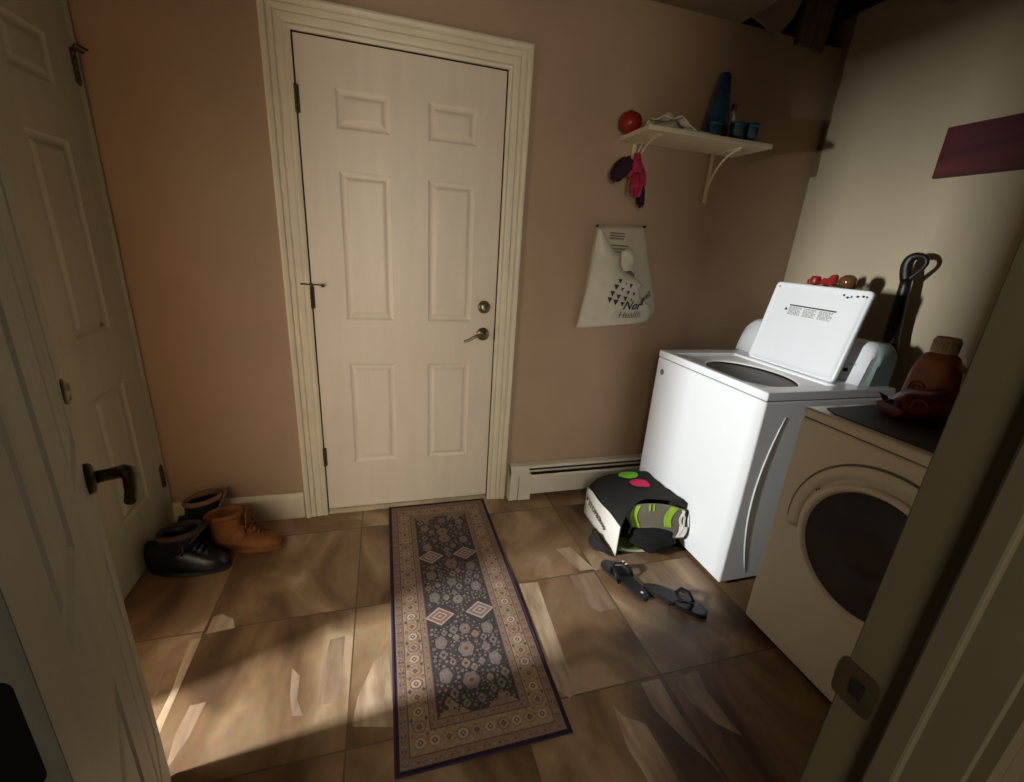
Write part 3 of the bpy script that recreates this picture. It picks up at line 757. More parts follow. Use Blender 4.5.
# raised crescent over the door
bm2 = newbm(); arc_o = []; R0, R1 = .232, .272
secs = []
for i in range(41):
    a = math.radians(-12+204*i/40); w = R1-.012*(1-math.sin(math.radians(max(0,min(180,204*i/40-12)))))
    c, s = math.cos(a), math.sin(a)
    secs.append([(DC[0]-d, DC[1]+r*c, DC[2]+r*s) for r, d in ((R0,.0),(R0,.005),(R1-.010,.006),(R1-.002,.002),(R1,.0))])
loft(bm2, secs); obj('door_arch', bm2, 'dryer', dr)
bm2 = newbm(); secs = []
for i in range(41):
    a = math.radians(-6+190*i/40); c, s = math.cos(a), math.sin(a); wv = .0015+.0045*math.sin(PI*i/40)
    secs.append([(DC[0]-d, DC[1]+r*c, DC[2]+r*s) for r, d in ((R1-.001,.0),(R1-.001,.0026),(R1+wv,.0022),(R1+wv+.001,.0))])
loft(bm2, secs); obj('arch_groove', bm2, 'seam', dr)
bm.free()
bm = newbm(); box(bm, YX0+.02, YX1-.02, YY0+.02, YY1-.02, 0, .022); obj('base', bm, 'black', dr)
bm = newbm()
for q in ((-1.162,.668),(-1.170,.676),(-1.176,.662)):
    poly(bm, [(YX0-.0066, q[0]+dy, q[1]+dz) for dy, dz in ((.004,-.004),(-.004,-.003),(-.003,.004),(.003,.003))])
obj('door_marking', bm, 'inkmid', dr)

# --- on the dryer: orange jug and red pack
jx, jy, jz = 2.12, -1.107, YZ+.003
jg = thing('detergent_jug', 'orange jug with translucent cap standing on the dryer', 'jug', (jx,jy,jz))
bm = newbm(); secs = []
for z, w, d in ((0,.060,.045),(.006,.068,.050),(.05,.070,.052),(.12,.066,.050),(.165,.056,.044),(.19,.045,.034),(.200,.030,.027)):
    secs.append([(jx+.6*0+d*abs(math.cos(a))**.7*math.copysign(1,math.cos(a)), jy+w*abs(math.sin(a))**.7*math.copysign(1,math.sin(a)), jz+z) for a in [2*PI*j/28 for j in range(28)]])
loft(bm, secs); jb = obj('body', bm, 'orange', jg)
bm = newbm(); lathe(bm, [(0,.198),(.034,.198),(.036,.204),(.034,.245),(.031,.252),(.029,.252),(.028,.214),(0,.212)], jx, jy, 24, origin=(0,0,jz)); 
for j in range(24):
    a = 2*PI*j/24; box(bm, jx+.035*math.cos(a)-.0015, jx+.035*math.cos(a)+.0015, jy+.035*math.sin(a)-.0015, jy+.035*math.sin(a)+.0015, jz+.206, jz+.242)
cp_ = obj('cap', bm, 'clearcap', jg); cp_['label'] = 'translucent pale cap'
bm = newbm(); tube(bm, [(jx,jy-.055,jz+.165),(jx,jy-.088,jz+.150),(jx,jy-.092,jz+.09),(jx,jy-.068,jz+.06)], [.012,.012,.012,.012], 10); obj('handle', bm, 'orange', jg)
bm = newbm()
tube(bm, [(jx-.0535,jy+.01+.024*math.cos(2*PI*k/20),jz+.072+.024*math.sin(2*PI*k/20)) for k in range(20)], .003, 6, closed=True)
tube(bm, [(jx-.0535,jy+.01+.011*math.cos(2*PI*k/14),jz+.072+.011*math.sin(2*PI*k/14)) for k in range(14)], .0025, 6, closed=True)
obj('round_emblem', bm, 'redglossy', jb)

px_, py_, pz_ = 1.990, -1.205, YZ+.003
pk = thing('detergent_pack', 'shiny dark red soft pack lying on dryer before the orange jug', 'pack', (px_,py_,pz_), math.radians(-28))
bm = newbm(); rr = random.Random(11); secs = []
for i in range(15):
    t = i/14; u = -.125+.25*t; k = math.sin(PI*(.04+.92*t))**.45; ring = []
    for j in range(20):
        a = 2*PI*j/20; r = 1+.10*math.sin(3*a+i*1.3)+.06*math.sin(7*a+i*2.1)
        ring.append((u, .075*math.cos(a)*r*(.75+.25*k), max(0, .050*k+.052*k*math.sin(a)*r)))
    secs.append(ring)
loft(bm, secs); body = obj('pouch', bm, 'redglossy', pk, local=True)
bm = newbm()
for s_ in (-1, 1):
    bm = newbm(); sheet(bm, lambda u, v: (s_*(.108+.026*u), -.055+.11*v, .040+.010*math.sin(v*9+s_)+.01*u), 3, 12, .003); obj('sealed_edge', bm, 'redglossy', pk, local=True)
for uu in (-.085, .055):
    bm = newbm(); tube(bm, [(uu+.022*math.cos(2*PI*k/18), -.066-.004*math.cos(4*PI*k/18), .055+.022*math.sin(2*PI*k/18)) for k in range(18)], .003, 6, closed=True); obj('round_emblem', bm, 'orange', pk, local=True)

# --- on the washer console, behind the lid
ZCN = WZ+.178
def capbottle(y, x, label, h, r, capm, bodym, name='bottle', cat='bottle', tilt=0.):
    t = thing(name, label, cat, (x,y,ZCN))
    b = newbm(); lathe(b, [(0,0),(r*.92,0),(r,.006),(r,h*.62),(r*.8,h*.74),(r*.45,h*.80),(r*.45,h*.84),(0,h*.84)], x, y, 20, origin=(0,0,ZCN)); obj('body', b, bodym, t)
    return t
t = capbottle(-.405, 2.312, 'leftmost red lidded bottle peeking over the raised washer lid', .25, .022, 'red', 'red')
bm = newbm(); lathe(bm, [(0,.205),(.020,.205),(.023,.212),(.022,.236),(.018,.243),(0,.245)], 2.312, -.405, 18, origin=(0,0,ZCN)); box(bm, 2.296,2.328,-.392,-.372,ZCN+.205,ZCN+.228, bev=.005); obj('cap', bm, 'red', t)
t = capbottle(-.465, 2.312, 'red trigger bottle in the middle peeking over the raised washer lid', .25, .028, 'red', 'redglossy', 'spray_bottle')
bm = newbm(); prism(bm, [(2.300,-.43,ZCN+.210),(2.300,-.445,ZCN+.238),(2.300,-.475,ZCN+.238),(2.300,-.486,ZCN+.256),(2.300,-.508,ZCN+.258),(2.300,-.512,ZCN+.235),(2.300,-.505,ZCN+.205)], (.024,0,0), bev=.004); obj('trigger_head', bm, 'red', t)
jr = thing('glass_jar', 'small amber glass jar with rounded top behind the washer lid', 'jar', (2.312,-.565,ZCN))
bm = newbm(); lathe(bm, [(0,0),(.030,0),(.034,.01),(.034,.17),(.028,.19),(.028,.20),(0,.20)], 2.312, -.565, 22, origin=(0,0,ZCN)); obj('body', bm, 'amber', jr)
bm = newbm(); lathe(bm, [(0,.198),(.024,.200),(.031,.212),(.034,.230),(.030,.248),(.018,.259),(0,.262)], 2.312, -.565, 22, origin=(0,0,ZCN)); tube(bm, [(2.31,-.535,ZCN+.216),(2.31,-.518,ZCN+.222),(2.31,-.508,ZCN+.216)], [.01,.008,.006], 10); obj('lid', bm, 'amber', jr)

# --- stick vacuum behind the washer
vc = thing('stick_vacuum', 'black looped grip stick vacuum standing against the cream wall', 'vacuum cleaner', (2.455,-.725,0))
vx = 2.462
bm = newbm()
tube(bm, [(vx,-0.731,.12),(vx,-0.741,.60),(vx,-0.738,1.00),(vx,-0.716,1.10),(vx,-0.708,1.22),(vx,-0.702,1.31),(vx,-0.698,1.345)], [.026,.027,.030,.030,.025,.021,.020], 14); obj('tube', bm, 'black', vc)
bm = newbm(); pts = [(vx,-0.698,1.340),(vx,-0.686,1.375),(vx,-0.681,1.405),(vx,-0.690,1.432),(vx,-0.716,1.440),(vx,-0.742,1.434),(vx,-0.754,1.415),(vx,-0.748,1.392),(vx,-0.728,1.366),(vx,-0.710,1.345)]
rad = [.022,.022,.021,.018,.014,.011,.009,.008,.009,.012]
for _ in range(2):                                   # round the loop off
    q = [pts[0]]; w = [rad[0]]
    for i in range(len(pts)-1):
        for k in (.25, .75): q.append(tuple(lerp_(a, b, k) for a, b in zip(pts[i], pts[i+1]))); w.append(lerp_(rad[i], rad[i+1], k))
    pts, rad = q+[pts[-1]], w+[rad[-1]]
tube(bm, pts, rad, 12); obj('loop_grip', bm, 'black', vc)
bm = newbm(); box(bm, 2.405,2.53,-.82,-.65,0,.07, bev=.015); box(bm, 2.43,2.50,-.776,-.696,.06,.34, bev=.02); obj('floor_head', bm, 'black', vc)

# --- red board on right wall
rbm = newbm(); box(rbm, XR-.020, XR, -1.60, -.612, 1.752, 1.944, bev=.004)
rbo = thing('wall_board', 'dark red wooden board fixed high on the cream right wall', 'board', (XR,-1.1,1.752)); obj('plank', rbm, 'redboard', rbo)
bm = newbm()
for y in (-1.5, -1.3, -1.1): tube(bm, [(XR-.02,y,1.83),(XR-.045,y,1.82),(XR-.065,y,1.845)], [.006,.006,.010], 10)
obj('peg', bm, 'redboard', rbo)

# ------------------------------------------------------------------ shelf
SX0, SX1, SD, SZ = 1.380, 2.030, .25, 1.868
sh = thing('wall_shelf', 'white bracketed shelf high on the tan wall', 'shelf', (SX0,0,SZ))
bm = newbm(); box(bm, SX0, SX1, -SD, 0, SZ, SZ+.019, bev=.003); obj('board', bm, 'shelf', sh)
def bracket(x):
    b = newbm(); w = .010
    box(b, x-w, x+w, -.006, 0, SZ-.225, SZ, bev=.002); box(b, x-w, x+w, -.205, -.003, SZ-.006, SZ, bev=.002)
    pts = []
    for i in range(13):
        t = i/12; a = t*PI/2
        pts.append((x, -.190+.185*math.sin(a)**1.15, SZ-.006-.200*(1-math.cos(a))**1.1))
    tube(b, pts, .0055, 8, flat=1.); return b
for x in (1.462, 1.905): obj('bracket', bracket(x), 'shelf', sh)
ST = SZ+.019

# items on the shelf
bm = newbm(); c = (1.392,-.060,ST+.045)
rr = random.Random(2); t_ = newbm(); bmesh.ops.create_icosphere(t_, subdivisions=3, radius=.043)
for v in t_.verts:
    n = v.co.normalized(); k = 1+.05*math.sin(9*n.x+4*n.z)+.04*math.sin(11*n.y); v.co = Vector((n.x*.052*k, n.y*.045*k, n.z*.048*k))+Vector(c)
for f in t_.faces: f.smooth = True
merge(bm, t_); o = obj('ball', bm, 'red'); base_at(o, (1.392,-.06,ST)); tag(o, 'crumpled red ball at the left end of the wall shelf', 'ball')

bm = newbm()
def cloth(u, v):
    x = 1.425+.20*u; y = -.240+.12*v
    return (x, y, ST+.004+.056*math.sin(PI*min(1,u*.9+.12))**.7*math.sin(PI*(.12+.8*v))**.5*(1+.25*math.sin(13*u+3*v)+.2*math.sin(9*v+2)))
sheet(bm, cloth, 22, 16, .003); o = obj('cloth', bm, 'paper'); base_at(o, (1.51,-.15,ST)); tag(o, 'crumpled off white cloth lying on the left half of the shelf', 'cloth')
bm = newbm(); t_ = newbm(); box(t_, 0,.15,0,.035,0,.012, bev=.004); bmesh.ops.transform(t_, matrix=Matrix.Translation((1.56,-.237,ST+.0)) @ Matrix.Rotation(math.radians(5),4,'Z'), verts=t_.verts[:]); merge(bm, t_, None)
o = obj('tube_pack', bm, 'paper'); base_at(o, (1.63,-.22,ST)); tag(o, 'flat off white tube lying near the shelf front edge', 'tube')
bm = newbm(); prism(bm, [(1.62,-.13,ST),(1.78,-.14,ST),(1.775,-.03,ST),(1.615,-.03,ST)], (0,0,.016), bev=.003)
o = obj('tray', bm, 'black'); base_at(o, (1.70,-.09,ST)); tag(o, 'thin dark tray lying flat on the middle of the shelf', 'tray')

bt = thing('detergent_bottle', 'tall tapering blue bottle standing on the wall shelf', 'bottle', (1.798,-.13,ST))
bm = newbm(); secs = []
for z, a_, b_ in ((0,.054,.036),(.008,.060,.040),(.05,.060,.040),(.11,.052,.036),(.16,.042,.031),(.185,.036,.029)):
    secs.append([(1.798-.018*z/.18*0+a_*math.cos(2*PI*j/26), -.13+b_*math.sin(2*PI*j/26), ST+z) for j in range(26)])
loft(bm, secs); obj('body', bm, 'teal', bt)
bm = newbm(); lathe(bm, [(0,.180),(.037,.180),(.038,.186),(.033,.23),(.027,.268),(.024,.274),(0,.275)], 1.797, -.13, 22, origin=(0,0,ST), sy=.85); obj('cap', bm, 'blue', bt)
bm = newbm(); grid(bm, lambda u, v: (1.798+.056*math.sin((u-.5)*1.7), -.13-.0415*math.cos((u-.5)*1.7)+.005*v, ST+.03+.06*v), 10, 6); obj('label_sticker', bm, 'pale_blue', bt)
w = thing('spray_bottle', 'small slim white bottle just right of the tall blue bottle', 'bottle', (1.872,-.135,ST))
bm = newbm(); lathe(bm, [(0,0),(.019,0),(.020,.006),(.020,.10),(.014,.125),(.009,.130),(.009,.14),(0,.14)], 1.872, -.135, 18, origin=(0,0,ST)); obj('body', bm, 'whitem', w)
bm = newbm(); lathe(bm, [(0,.138),(.012,.138),(.012,.160),(.008,.166),(0,.166)], 1.872, -.135, 16, origin=(0,0,ST)); obj('cap', bm, 'wood', w)
for x, y, r, h, lab in ((1.872,-.185,.032,.078,'pale blue tub touching the tall blue bottle on the shelf'), (1.945,-.185,.034,.082,'pale blue tub nearest the right end of the shelf'), (1.735,-.205,.027,.060,'dark teal tub just left of the tall blue bottle')):
    t = thing('tub', lab, 'tub', (x,y,ST), group='small tubs on the shelf')
    bm = newbm(); lathe(bm, [(0,0),(r*.9,0),(r*.95,.004),(r,h*.8),(0,h*.8)], x, y, 22, origin=(0,0,ST)); obj('body', bm, 'teal' if 'teal' in lab else 'pale_blue', t)
    bm = newbm(); lathe(bm, [(0,h*.78),(r*1.05,h*.78),(r*1.05,h*.96),(r*.98,h),(0,h)], x, y, 22, origin=(0,0,ST)); obj('lid', bm, 'teal', t)

# gloves hanging from left bracket
gv = thing('gloves', 'dark maroon and pink gloves hanging under the left end of the shelf', 'gloves', (1.43,-.10,1.60))
def pad(pts, y, th, rnd=.012):
    b = newbm(); prism(b, [(x, y, z) for x, z in pts], (0,th,0), bev=min(rnd, th*.42)); return b
def oval(cx, cz, a, b, rot, n=18): 
    c, s = math.cos(rot), math.sin(rot)
    return [(cx+a*math.cos(2*PI*i/n)*c-b*math.sin(2*PI*i/n)*s, cz+a*math.cos(2*PI*i/n)*s+b*math.sin(2*PI*i/n)*c) for i in range(n)]
bm = pad([(1.408,1.790),(1.372,1.792),(1.335,1.772),(1.308,1.735),(1.300,1.700),(1.312,1.676),(1.338,1.672),(1.372,1.694),(1.396,1.722),(1.412,1.75)], -.115, .030); obj('dark_mitten', bm, 'maroon', gv)
bm = pad([(1.425,1.785),(1.450,1.755),(1.490,1.710),(1.506,1.670),(1.516,1.592),(1.506,1.578),(1.476,1.586),(1.464,1.640),(1.430,1.70)], -.090, .026); obj('dark_mitten', bm, 'maroon', gv)
bm = newbm()
for pts, rad in (([(1.414,-.125,1.80),(1.416,-.13,1.755),(1.420,-.13,1.72)], [.014,.022,.026]),
                 ([(1.418,-.132,1.745),(1.392,-.134,1.715),(1.380,-.132,1.700)], [.014,.010,.008]),
                 ([(1.410,-.13,1.715),(1.402,-.132,1.665),(1.404,-.13,1.630)], [.014,.012,.009]),
                 ([(1.424,-.132,1.715),(1.424,-.134,1.650),(1.428,-.13,1.618)], [.015,.012,.009]),
                 ([(1.438,-.128,1.735),(1.450,-.13,1.680),(1.446,-.128,1.622)], [.014,.013,.009]),
                 ([(1.432,-.128,1.755),(1.462,-.126,1.710),(1.470,-.124,1.672)], [.014,.012,.009])): tube(bm, pts, rad, 10)
obj('pink_glove', bm, 'pink', gv)
bm = newbm(); tube(bm, [(1.414,-.125,1.80),(1.432,-.12,1.835),(1.447,-.12,1.868)], .003, 8); obj('loop', bm, 'shelf', gv)

# ------------------------------------------------------------------ hanging plastic bag on back wall
hb = thing('plastic_bag', 'white printed plastic bag pinned open on the tan wall', 'plastic bag', (1.49,0,.985))
def lerp(a, b, t): return a+(b-a)*t
def pl(path, z):
    for (xa, za), (xb, zb) in zip(path, path[1:]):
        if za >= z >= zb: return lerp(xa, xb, (za-z)/(za-zb) if za > zb else 0)
    return path[0][0] if z > path[0][1] else path[-1][0]
LEFT = [(1.312,1.488),(1.300,1.35),(1.285,1.18),(1.262,.984)]
RIGHT = [(1.575,1.505),(1.600,1.44),(1.622,1.36),(1.668,1.24),(1.705,1.14),(1.716,1.08),(1.700,1.045),(1.672,1.028)]
FOLD = [(1.318,1.486),(1.372,1.430),(1.400,1.395),(1.440,1.355),(1.446,1.315),(1.470,1.290),(1.530,1.262),(1.590,1.232),(1.604,1.215),(1.592,1.185),(1.600,1.150),(1.66,1.120),(1.69,1.085),(1.672,1.028)]
def zb(x): return .984+.044*max(0,min(1,(x-1.262)/.41))**1.2
def wav(x, z): return .006*math.sin(31*x+9*z)+.004*math.sin(47*z-17*x)
def yback(x, z): return -.008-.006*math.sin(21*x)*math.sin(12*z)
def yfront(x, z):
    u = max(0, min(1, (x-pl(LEFT, z))/max(.02, pl(FOLD, z)-pl(LEFT, z)))); v = max(0, min(1, (1.49-z)/.5))
    return -.012-.055*math.sin(PI*min(1, .08+.8*u))*math.sin(PI*(.10+.82*v))**.8-wav(x, z)*.6
def back_fn(u, v):
    zt = lerp(1.488, 1.505, u); z = lerp(zt, lerp(.984,1.028,u), v)
    x = lerp(pl(LEFT, z), pl(RIGHT, z), u); return (x, yback(x, z), z)
bm = newbm(); sheet(bm, back_fn, 18, 26, .0015); bk = obj('back_sheet', bm, 'plastic2', hb)
def front_fn(u, v):
    z = lerp(1.484, lerp(.982, 1.026, u), v); x = lerp(pl(LEFT, z), pl(FOLD, z), u); return (x, yfront(x, z), z)
bm = newbm(); sheet(bm, front_fn, 20, 34, .0015); fr = obj('front_sheet', bm, 'plastic', hb)
# crumpled paper showing in the opening
bm = newbm(); sheet(bm, lambda u, v: (1.452+.075*u+.02*v, -.022-.016*math.sin(PI*u)-.006*math.sin(7*v), 1.375-.105*v+.02*math.sin(PI*u)), 10, 10, .0015); obj('inner_flap', bm, 'plastic', hb)
bm = newbm(); sheet(bm, lambda u, v: (1.455+.10*u, -.018-.006*math.sin(6*u), 1.290-.035*v-.012*u+.012*math.sin(PI*u)), 8, 4, .001); obj('opening_shadow', bm, 'inkmid', hb)  # dark sheet stands for the shadow inside the bag opening
bm = newbm()
for x, z in ((1.314,1.490),(1.576,1.504)):
    bm = newbm(); lathe(bm, [(0,-.008),(.004,-.006),(.006,.001),(.006,.010),(.003,.016),(0,.017)], 0, 0, 12, axis='Y', origin=(x,-.006,z)); obj('pin', bm, 'ink', hb)
TRI = [(1.41, 1.14, 0.0231), (1.445, 1.129, 0.0242), (1.483, 1.121, 0.0189), (1.419, 1.172, 0.0231), (1.455, 1.157, 0.021), (1.495, 1.149, 0.0199), (1.433, 1.206, 0.0231), (1.468, 1.195, 0.0147), (1.507, 1.179, 0.0168), (1.547, 1.172, 0.0168), (1.449, 1.236, 0.0189), (1.483, 1.225, 0.0084), (1.516, 1.214, 0.0189), (1.532, 1.144, 0.0105)]
bm = newbm()
for x, z, s_ in TRI:
    poly(bm, [(xx, yfront(xx, zz)-.004, zz) for xx, zz in ((x-.65*s_, z+.6*s_),(x+.6*s_, z+.5*s_),(x-.02*s_, z-.7*s_))])
wf = lambda p: Vector((p.x, yfront(p.x, p.z)-.0045, p.z))
merge(bm, text_bm('Nor', .062, (1.488,0,1.094), (1,0,.02), (0,0,1), shear=.35, bold=.0012, warp=wf), None)
obj('printing', bm, 'ink', fr)
bm = newbm(); merge(bm, text_bm('Health', .050, (1.476,0,1.046), (1,0,.06), (0,0,1), shear=.1, warp=wf), None)
obj('printing', bm, 'inkmid', fr)
bm = newbm(); wb = lambda p: Vector((p.x, min(yback(p.x, p.z), yfront(p.x, p.z) if p.z < 1.15 and p.x < 1.62 else 0)-.006, p.z))
merge(bm, text_bm('thwell', .046, (1.602,0,1.112), (.80,0,.56), (-.5,0,.8), shear=.2, bold=.0008, warp=wb, sx=.8), None)
obj('printing', bm, 'ink', bk)
bm = newbm()
for k, (x0, x1, z) in enumerate(((1.385,1.470,1.462),(1.385,1.470,1.450),(1.385,1.465,1.438),(1.40,1.50,1.405),(1.41,1.49,1.390),(1.42,1.50,1.375))):
    poly(bm, [(x, yback(x, z)-.004, zz) for x, zz in ((x0,z-.004),(x1,z-.004),(x1,z+.004),(x0,z+.004))])
obj('small_print', bm, 'inkmid', bk)

# ------------------------------------------------------------------ shopping bag on the floor
BX0, BX1, BY0, BY1 = 1.332, 1.668, -.592, -.240
sb = thing('shopping_bag', 'black reusable shopping bag with white side lying against the washer', 'shopping bag', ((BX0+BX1)/2,(BY0+BY1)/2,0))
bm = newbm()
def topf(u, v):
    x = lerp(BX0, BX1, u)
    yf = BY0+.066*math.sin(PI*min(1, u*1.05))**.9+.010*u
    y = lerp(BY1, yf, v)
    z = .166+(.070+.012*v)*math.sin(PI*min(.5, u*.95+.0))**.75*(1-.02*(1-v))-.02*max(0,u-.8)*(1-v)+.004*math.sin(9*u+5*v)+.003*math.sin(23*v+6*u)
    return (x, y, z)
sheet(bm, topf, 18, 14, .003)
sheet(bm, lambda u, v: (lerp(BX0, BX1, u), BY1+.010*math.sin(PI*u)*math.sin(PI*v), lerp(0.002, topf(u,0)[2], v)), 14, 8, .003)
sheet(bm, lambda u, v: (BX1+.004, lerp(BY1, BY0, u), lerp(.002, topf(1,u)[2], v)), 10, 8, .003)
sheet(bm, lambda u, v: (lerp(BX0, BX1, u), lerp(BY1, BY0, v), .002), 10, 10, .003)
obj('bag_body', bm, 'blackfab', sb)
bm = newbm(); sheet(bm, lambda u, v: (BX0-.004-.006*math.sin(PI*u)*math.sin(PI*v), lerp(BY1+.004, BY0-.002, u), lerp(.001, .167+.004*math.sin(11*u), v)), 12, 8, .003)
wp = obj('side_panel', bm, 'bagwhite', sb); wp['label'] = 'white printed side panel'
bm = newbm(); wpn = lambda p: Vector((BX0-.0175, p.y, p.z))
merge(bm, text_bm('STOP&Shop', .042, (BX0-.012,-.292,.094), (0,-1,-.14), (0,-.14,1), bold=.0009, warp=wpn, sx=.93), None)
poly(bm, [(BX0-.0175, -.276+.009*math.cos(2*PI*k/14), .118+.010*math.sin(2*PI*k/14)) for k in range(14)])
obj('printing', bm, 'ink', wp)
for (u0, v0, r, m_) in ((.60,.15,.052,'dotgreen'), (.62,.50,.052,'dotpink')):
    bm = newbm()
    def dotf(a, b, u0=u0, v0=v0, r=r):
        rr_ = r*a; th = 2*PI*b; u = u0+rr_*math.cos(th)/(BX1-BX0); v = v0+rr_*math.sin(th)/(BY1-BY0)
        p = topf(min(1,max(0,u)), min(1,max(0,v))); return (p[0], p[1], p[2]+.0095)
    grid(bm, dotf, 6, 28); o = obj('printed_dot', bm, m_, sb); o['label'] = 'lime green printed dot' if m_ == 'dotgreen' else 'hot pink printed dot'
# lining: inner right wall with stripes, inner floor
bm = newbm()
def inr(u, v, off=0.): return (lerp(1.405, 1.660, u)-off*.5+.012*math.sin(7*v), lerp(-.520, -.606, u)-.030*(1-v)-.018*math.sin(PI*u)*(1-v)-off, lerp(.085, .222+.022*math.sin(PI*u), v))
grid(bm, lambda u, v: inr(u, v), 12, 10, 0)
def stripe(u0, u1, v0, v1, mi, sk=0.): grid(bm, lambda a, b: inr(lerp(u0, u1, a)+sk*b, lerp(v0, v1, b), .004), 2, 8, mi)
stripe(.03, .15, .25, .97, 1, .05); stripe(.58, .72, .35, .99, 1, .14); stripe(.36, .40, .80, .99, 1, -.04); stripe(.44, .47, .80, .99, 1, -.04); stripe(.80, .97, .05, .42, 2, .08); stripe(.90, .95, .40, .97, 2, .05); stripe(.10, .60, .10, .22, 3, 0)
grid(bm, lambda u, v: (lerp(BX0+.004, BX1-.10, u), lerp(BY0+.10, BY0-.012, v), .007+.03*(1-u)**3), 8, 6, 3)
grid(bm, lambda u, v: (lerp(BX0+.02, BX1-.14, u), lerp(BY0+.004, BY0-.014, v), .010+.03*(1-u)**3), 8, 2, 2)
grid(bm, lambda u, v: (BX0+.004, lerp(BY0+.25, BY0, u), lerp(.006, .16, v)), 4, 4, 3)
obj('lining', bm, ['greyprint','lime','bagwhite','olive'], sb, recalc=False)
bm = newbm()
tube(bm, [(1.640,-.612,.228),(1.648,-.626,.195),(1.640,-.640,.150),(1.618,-.648,.115)], [.006,.009,.010,.007], 8, flat=.3)
obj('strap', bm, 'bagwhite', sb)
bm = newbm()
sheet(bm, lambda u, v: (BX0-.012-.085*math.sin(PI*u)**.8*(1-.35*v), lerp(-.40,-.60,u)+.015*v, .006+.045*math.sin(PI*u)*v+.004*math.sin(17*u)), 14, 5, .004)
obj('carry_handle', bm, 'blackfab', sb)
jk = newbm(); t_ = newbm(); bmesh.ops.create_icosphere(t_, subdivisions=4, radius=1)
for v in t_.verts:
    n = v.co.normalized(); k = 1+.07*math.sin(5*n.x+3*n.y)+.06*math.sin(8*n.z+4*n.x)+.03*math.sin(17*n.y+9*n.z)
    v.co = Vector((1.528+.118*n.x*k, -.548+.112*n.y*k, max(.012, .070+.066*n.z*k)))
for f in t_.faces: f.smooth = True
merge(jk, t_); o = obj('jacket', jk, 'jacket'); base_at(o, (1.515,-.5,.012)); tag(o, 'black fleece bundle stuffed in the open shopping bag', 'jacket')

# ------------------------------------------------------------------ flip flops
def foot_outline(L, n=44):
    o = []
    for i in range(n):
        a = 2*PI*i/n; c, q = math.cos(a), math.sin(a)
        x = -.5*L*math.copysign(abs(c)**.85, c); t = x/L+.5
        w = lerp(.034, .047, t)-.006*math.exp(-((t-.40)/.16)**2)
        o.append((x, math.copysign(abs(q)**.72, q)*w+.005*math.sin(PI*t)))
    return o
def flip_flop(loc, ang, label, side=1, white=True):
    t = thing('flip_flop', label, 'flip flop', loc, ang, 'black flip flops'); L = .262
    b = newbm(); ol = foot_outline(L)
    prism(b, [(x, side*y, 0) for x, y in ol], (0,0,.018), bev=.003); sole = obj('sole', b, 'rubber', t, local=True)
    b = newbm(); prism(b, [(x*.94, side*y*.88, .0175) for x, y in ol], (0,0,.0015)); obj('footbed', b, 'blackleather', sole, local=True)
    b = newbm(); toe = (L*.27, 0, .018)
    for s_ in (-1, 1):
        tube(b, [toe, (L*.255, s_*.008, .036), (L*.16, s_*.030, .050), (L*.04, s_*.042, .040), (-L*.03, s_*.043, .012)], [.006,.009,.012,.011,.008], 10, flat=.45)
    tube(b, [(L*.27,0,.012), (L*.265,0,.036)], .0055, 8); obj('strap', b, 'black', t, local=True)
    if white:
        b = newbm(); 
        for q in (.006, -.012): box(b, L*.14+q, L*.14+q+.007, side*.034-.005, side*.034+.005, .0565, .0585)
        obj('logo', b, 'bagwhite', t, local=True)
        b = newbm(); box(b, -L*.40, -L*.40+.010, -.004, .004, .019, .0205); obj('logo', b, 'bagwhite', t, local=True)
    return t
flip_flop((1.282,-.752,0), math.radians(107.5), 'black flip flop lying nearest the shopping bag', -1)
flip_flop((1.432,-.903,0), math.radians(-50), 'black flip flop lying nearest the washer corner', 1, False)

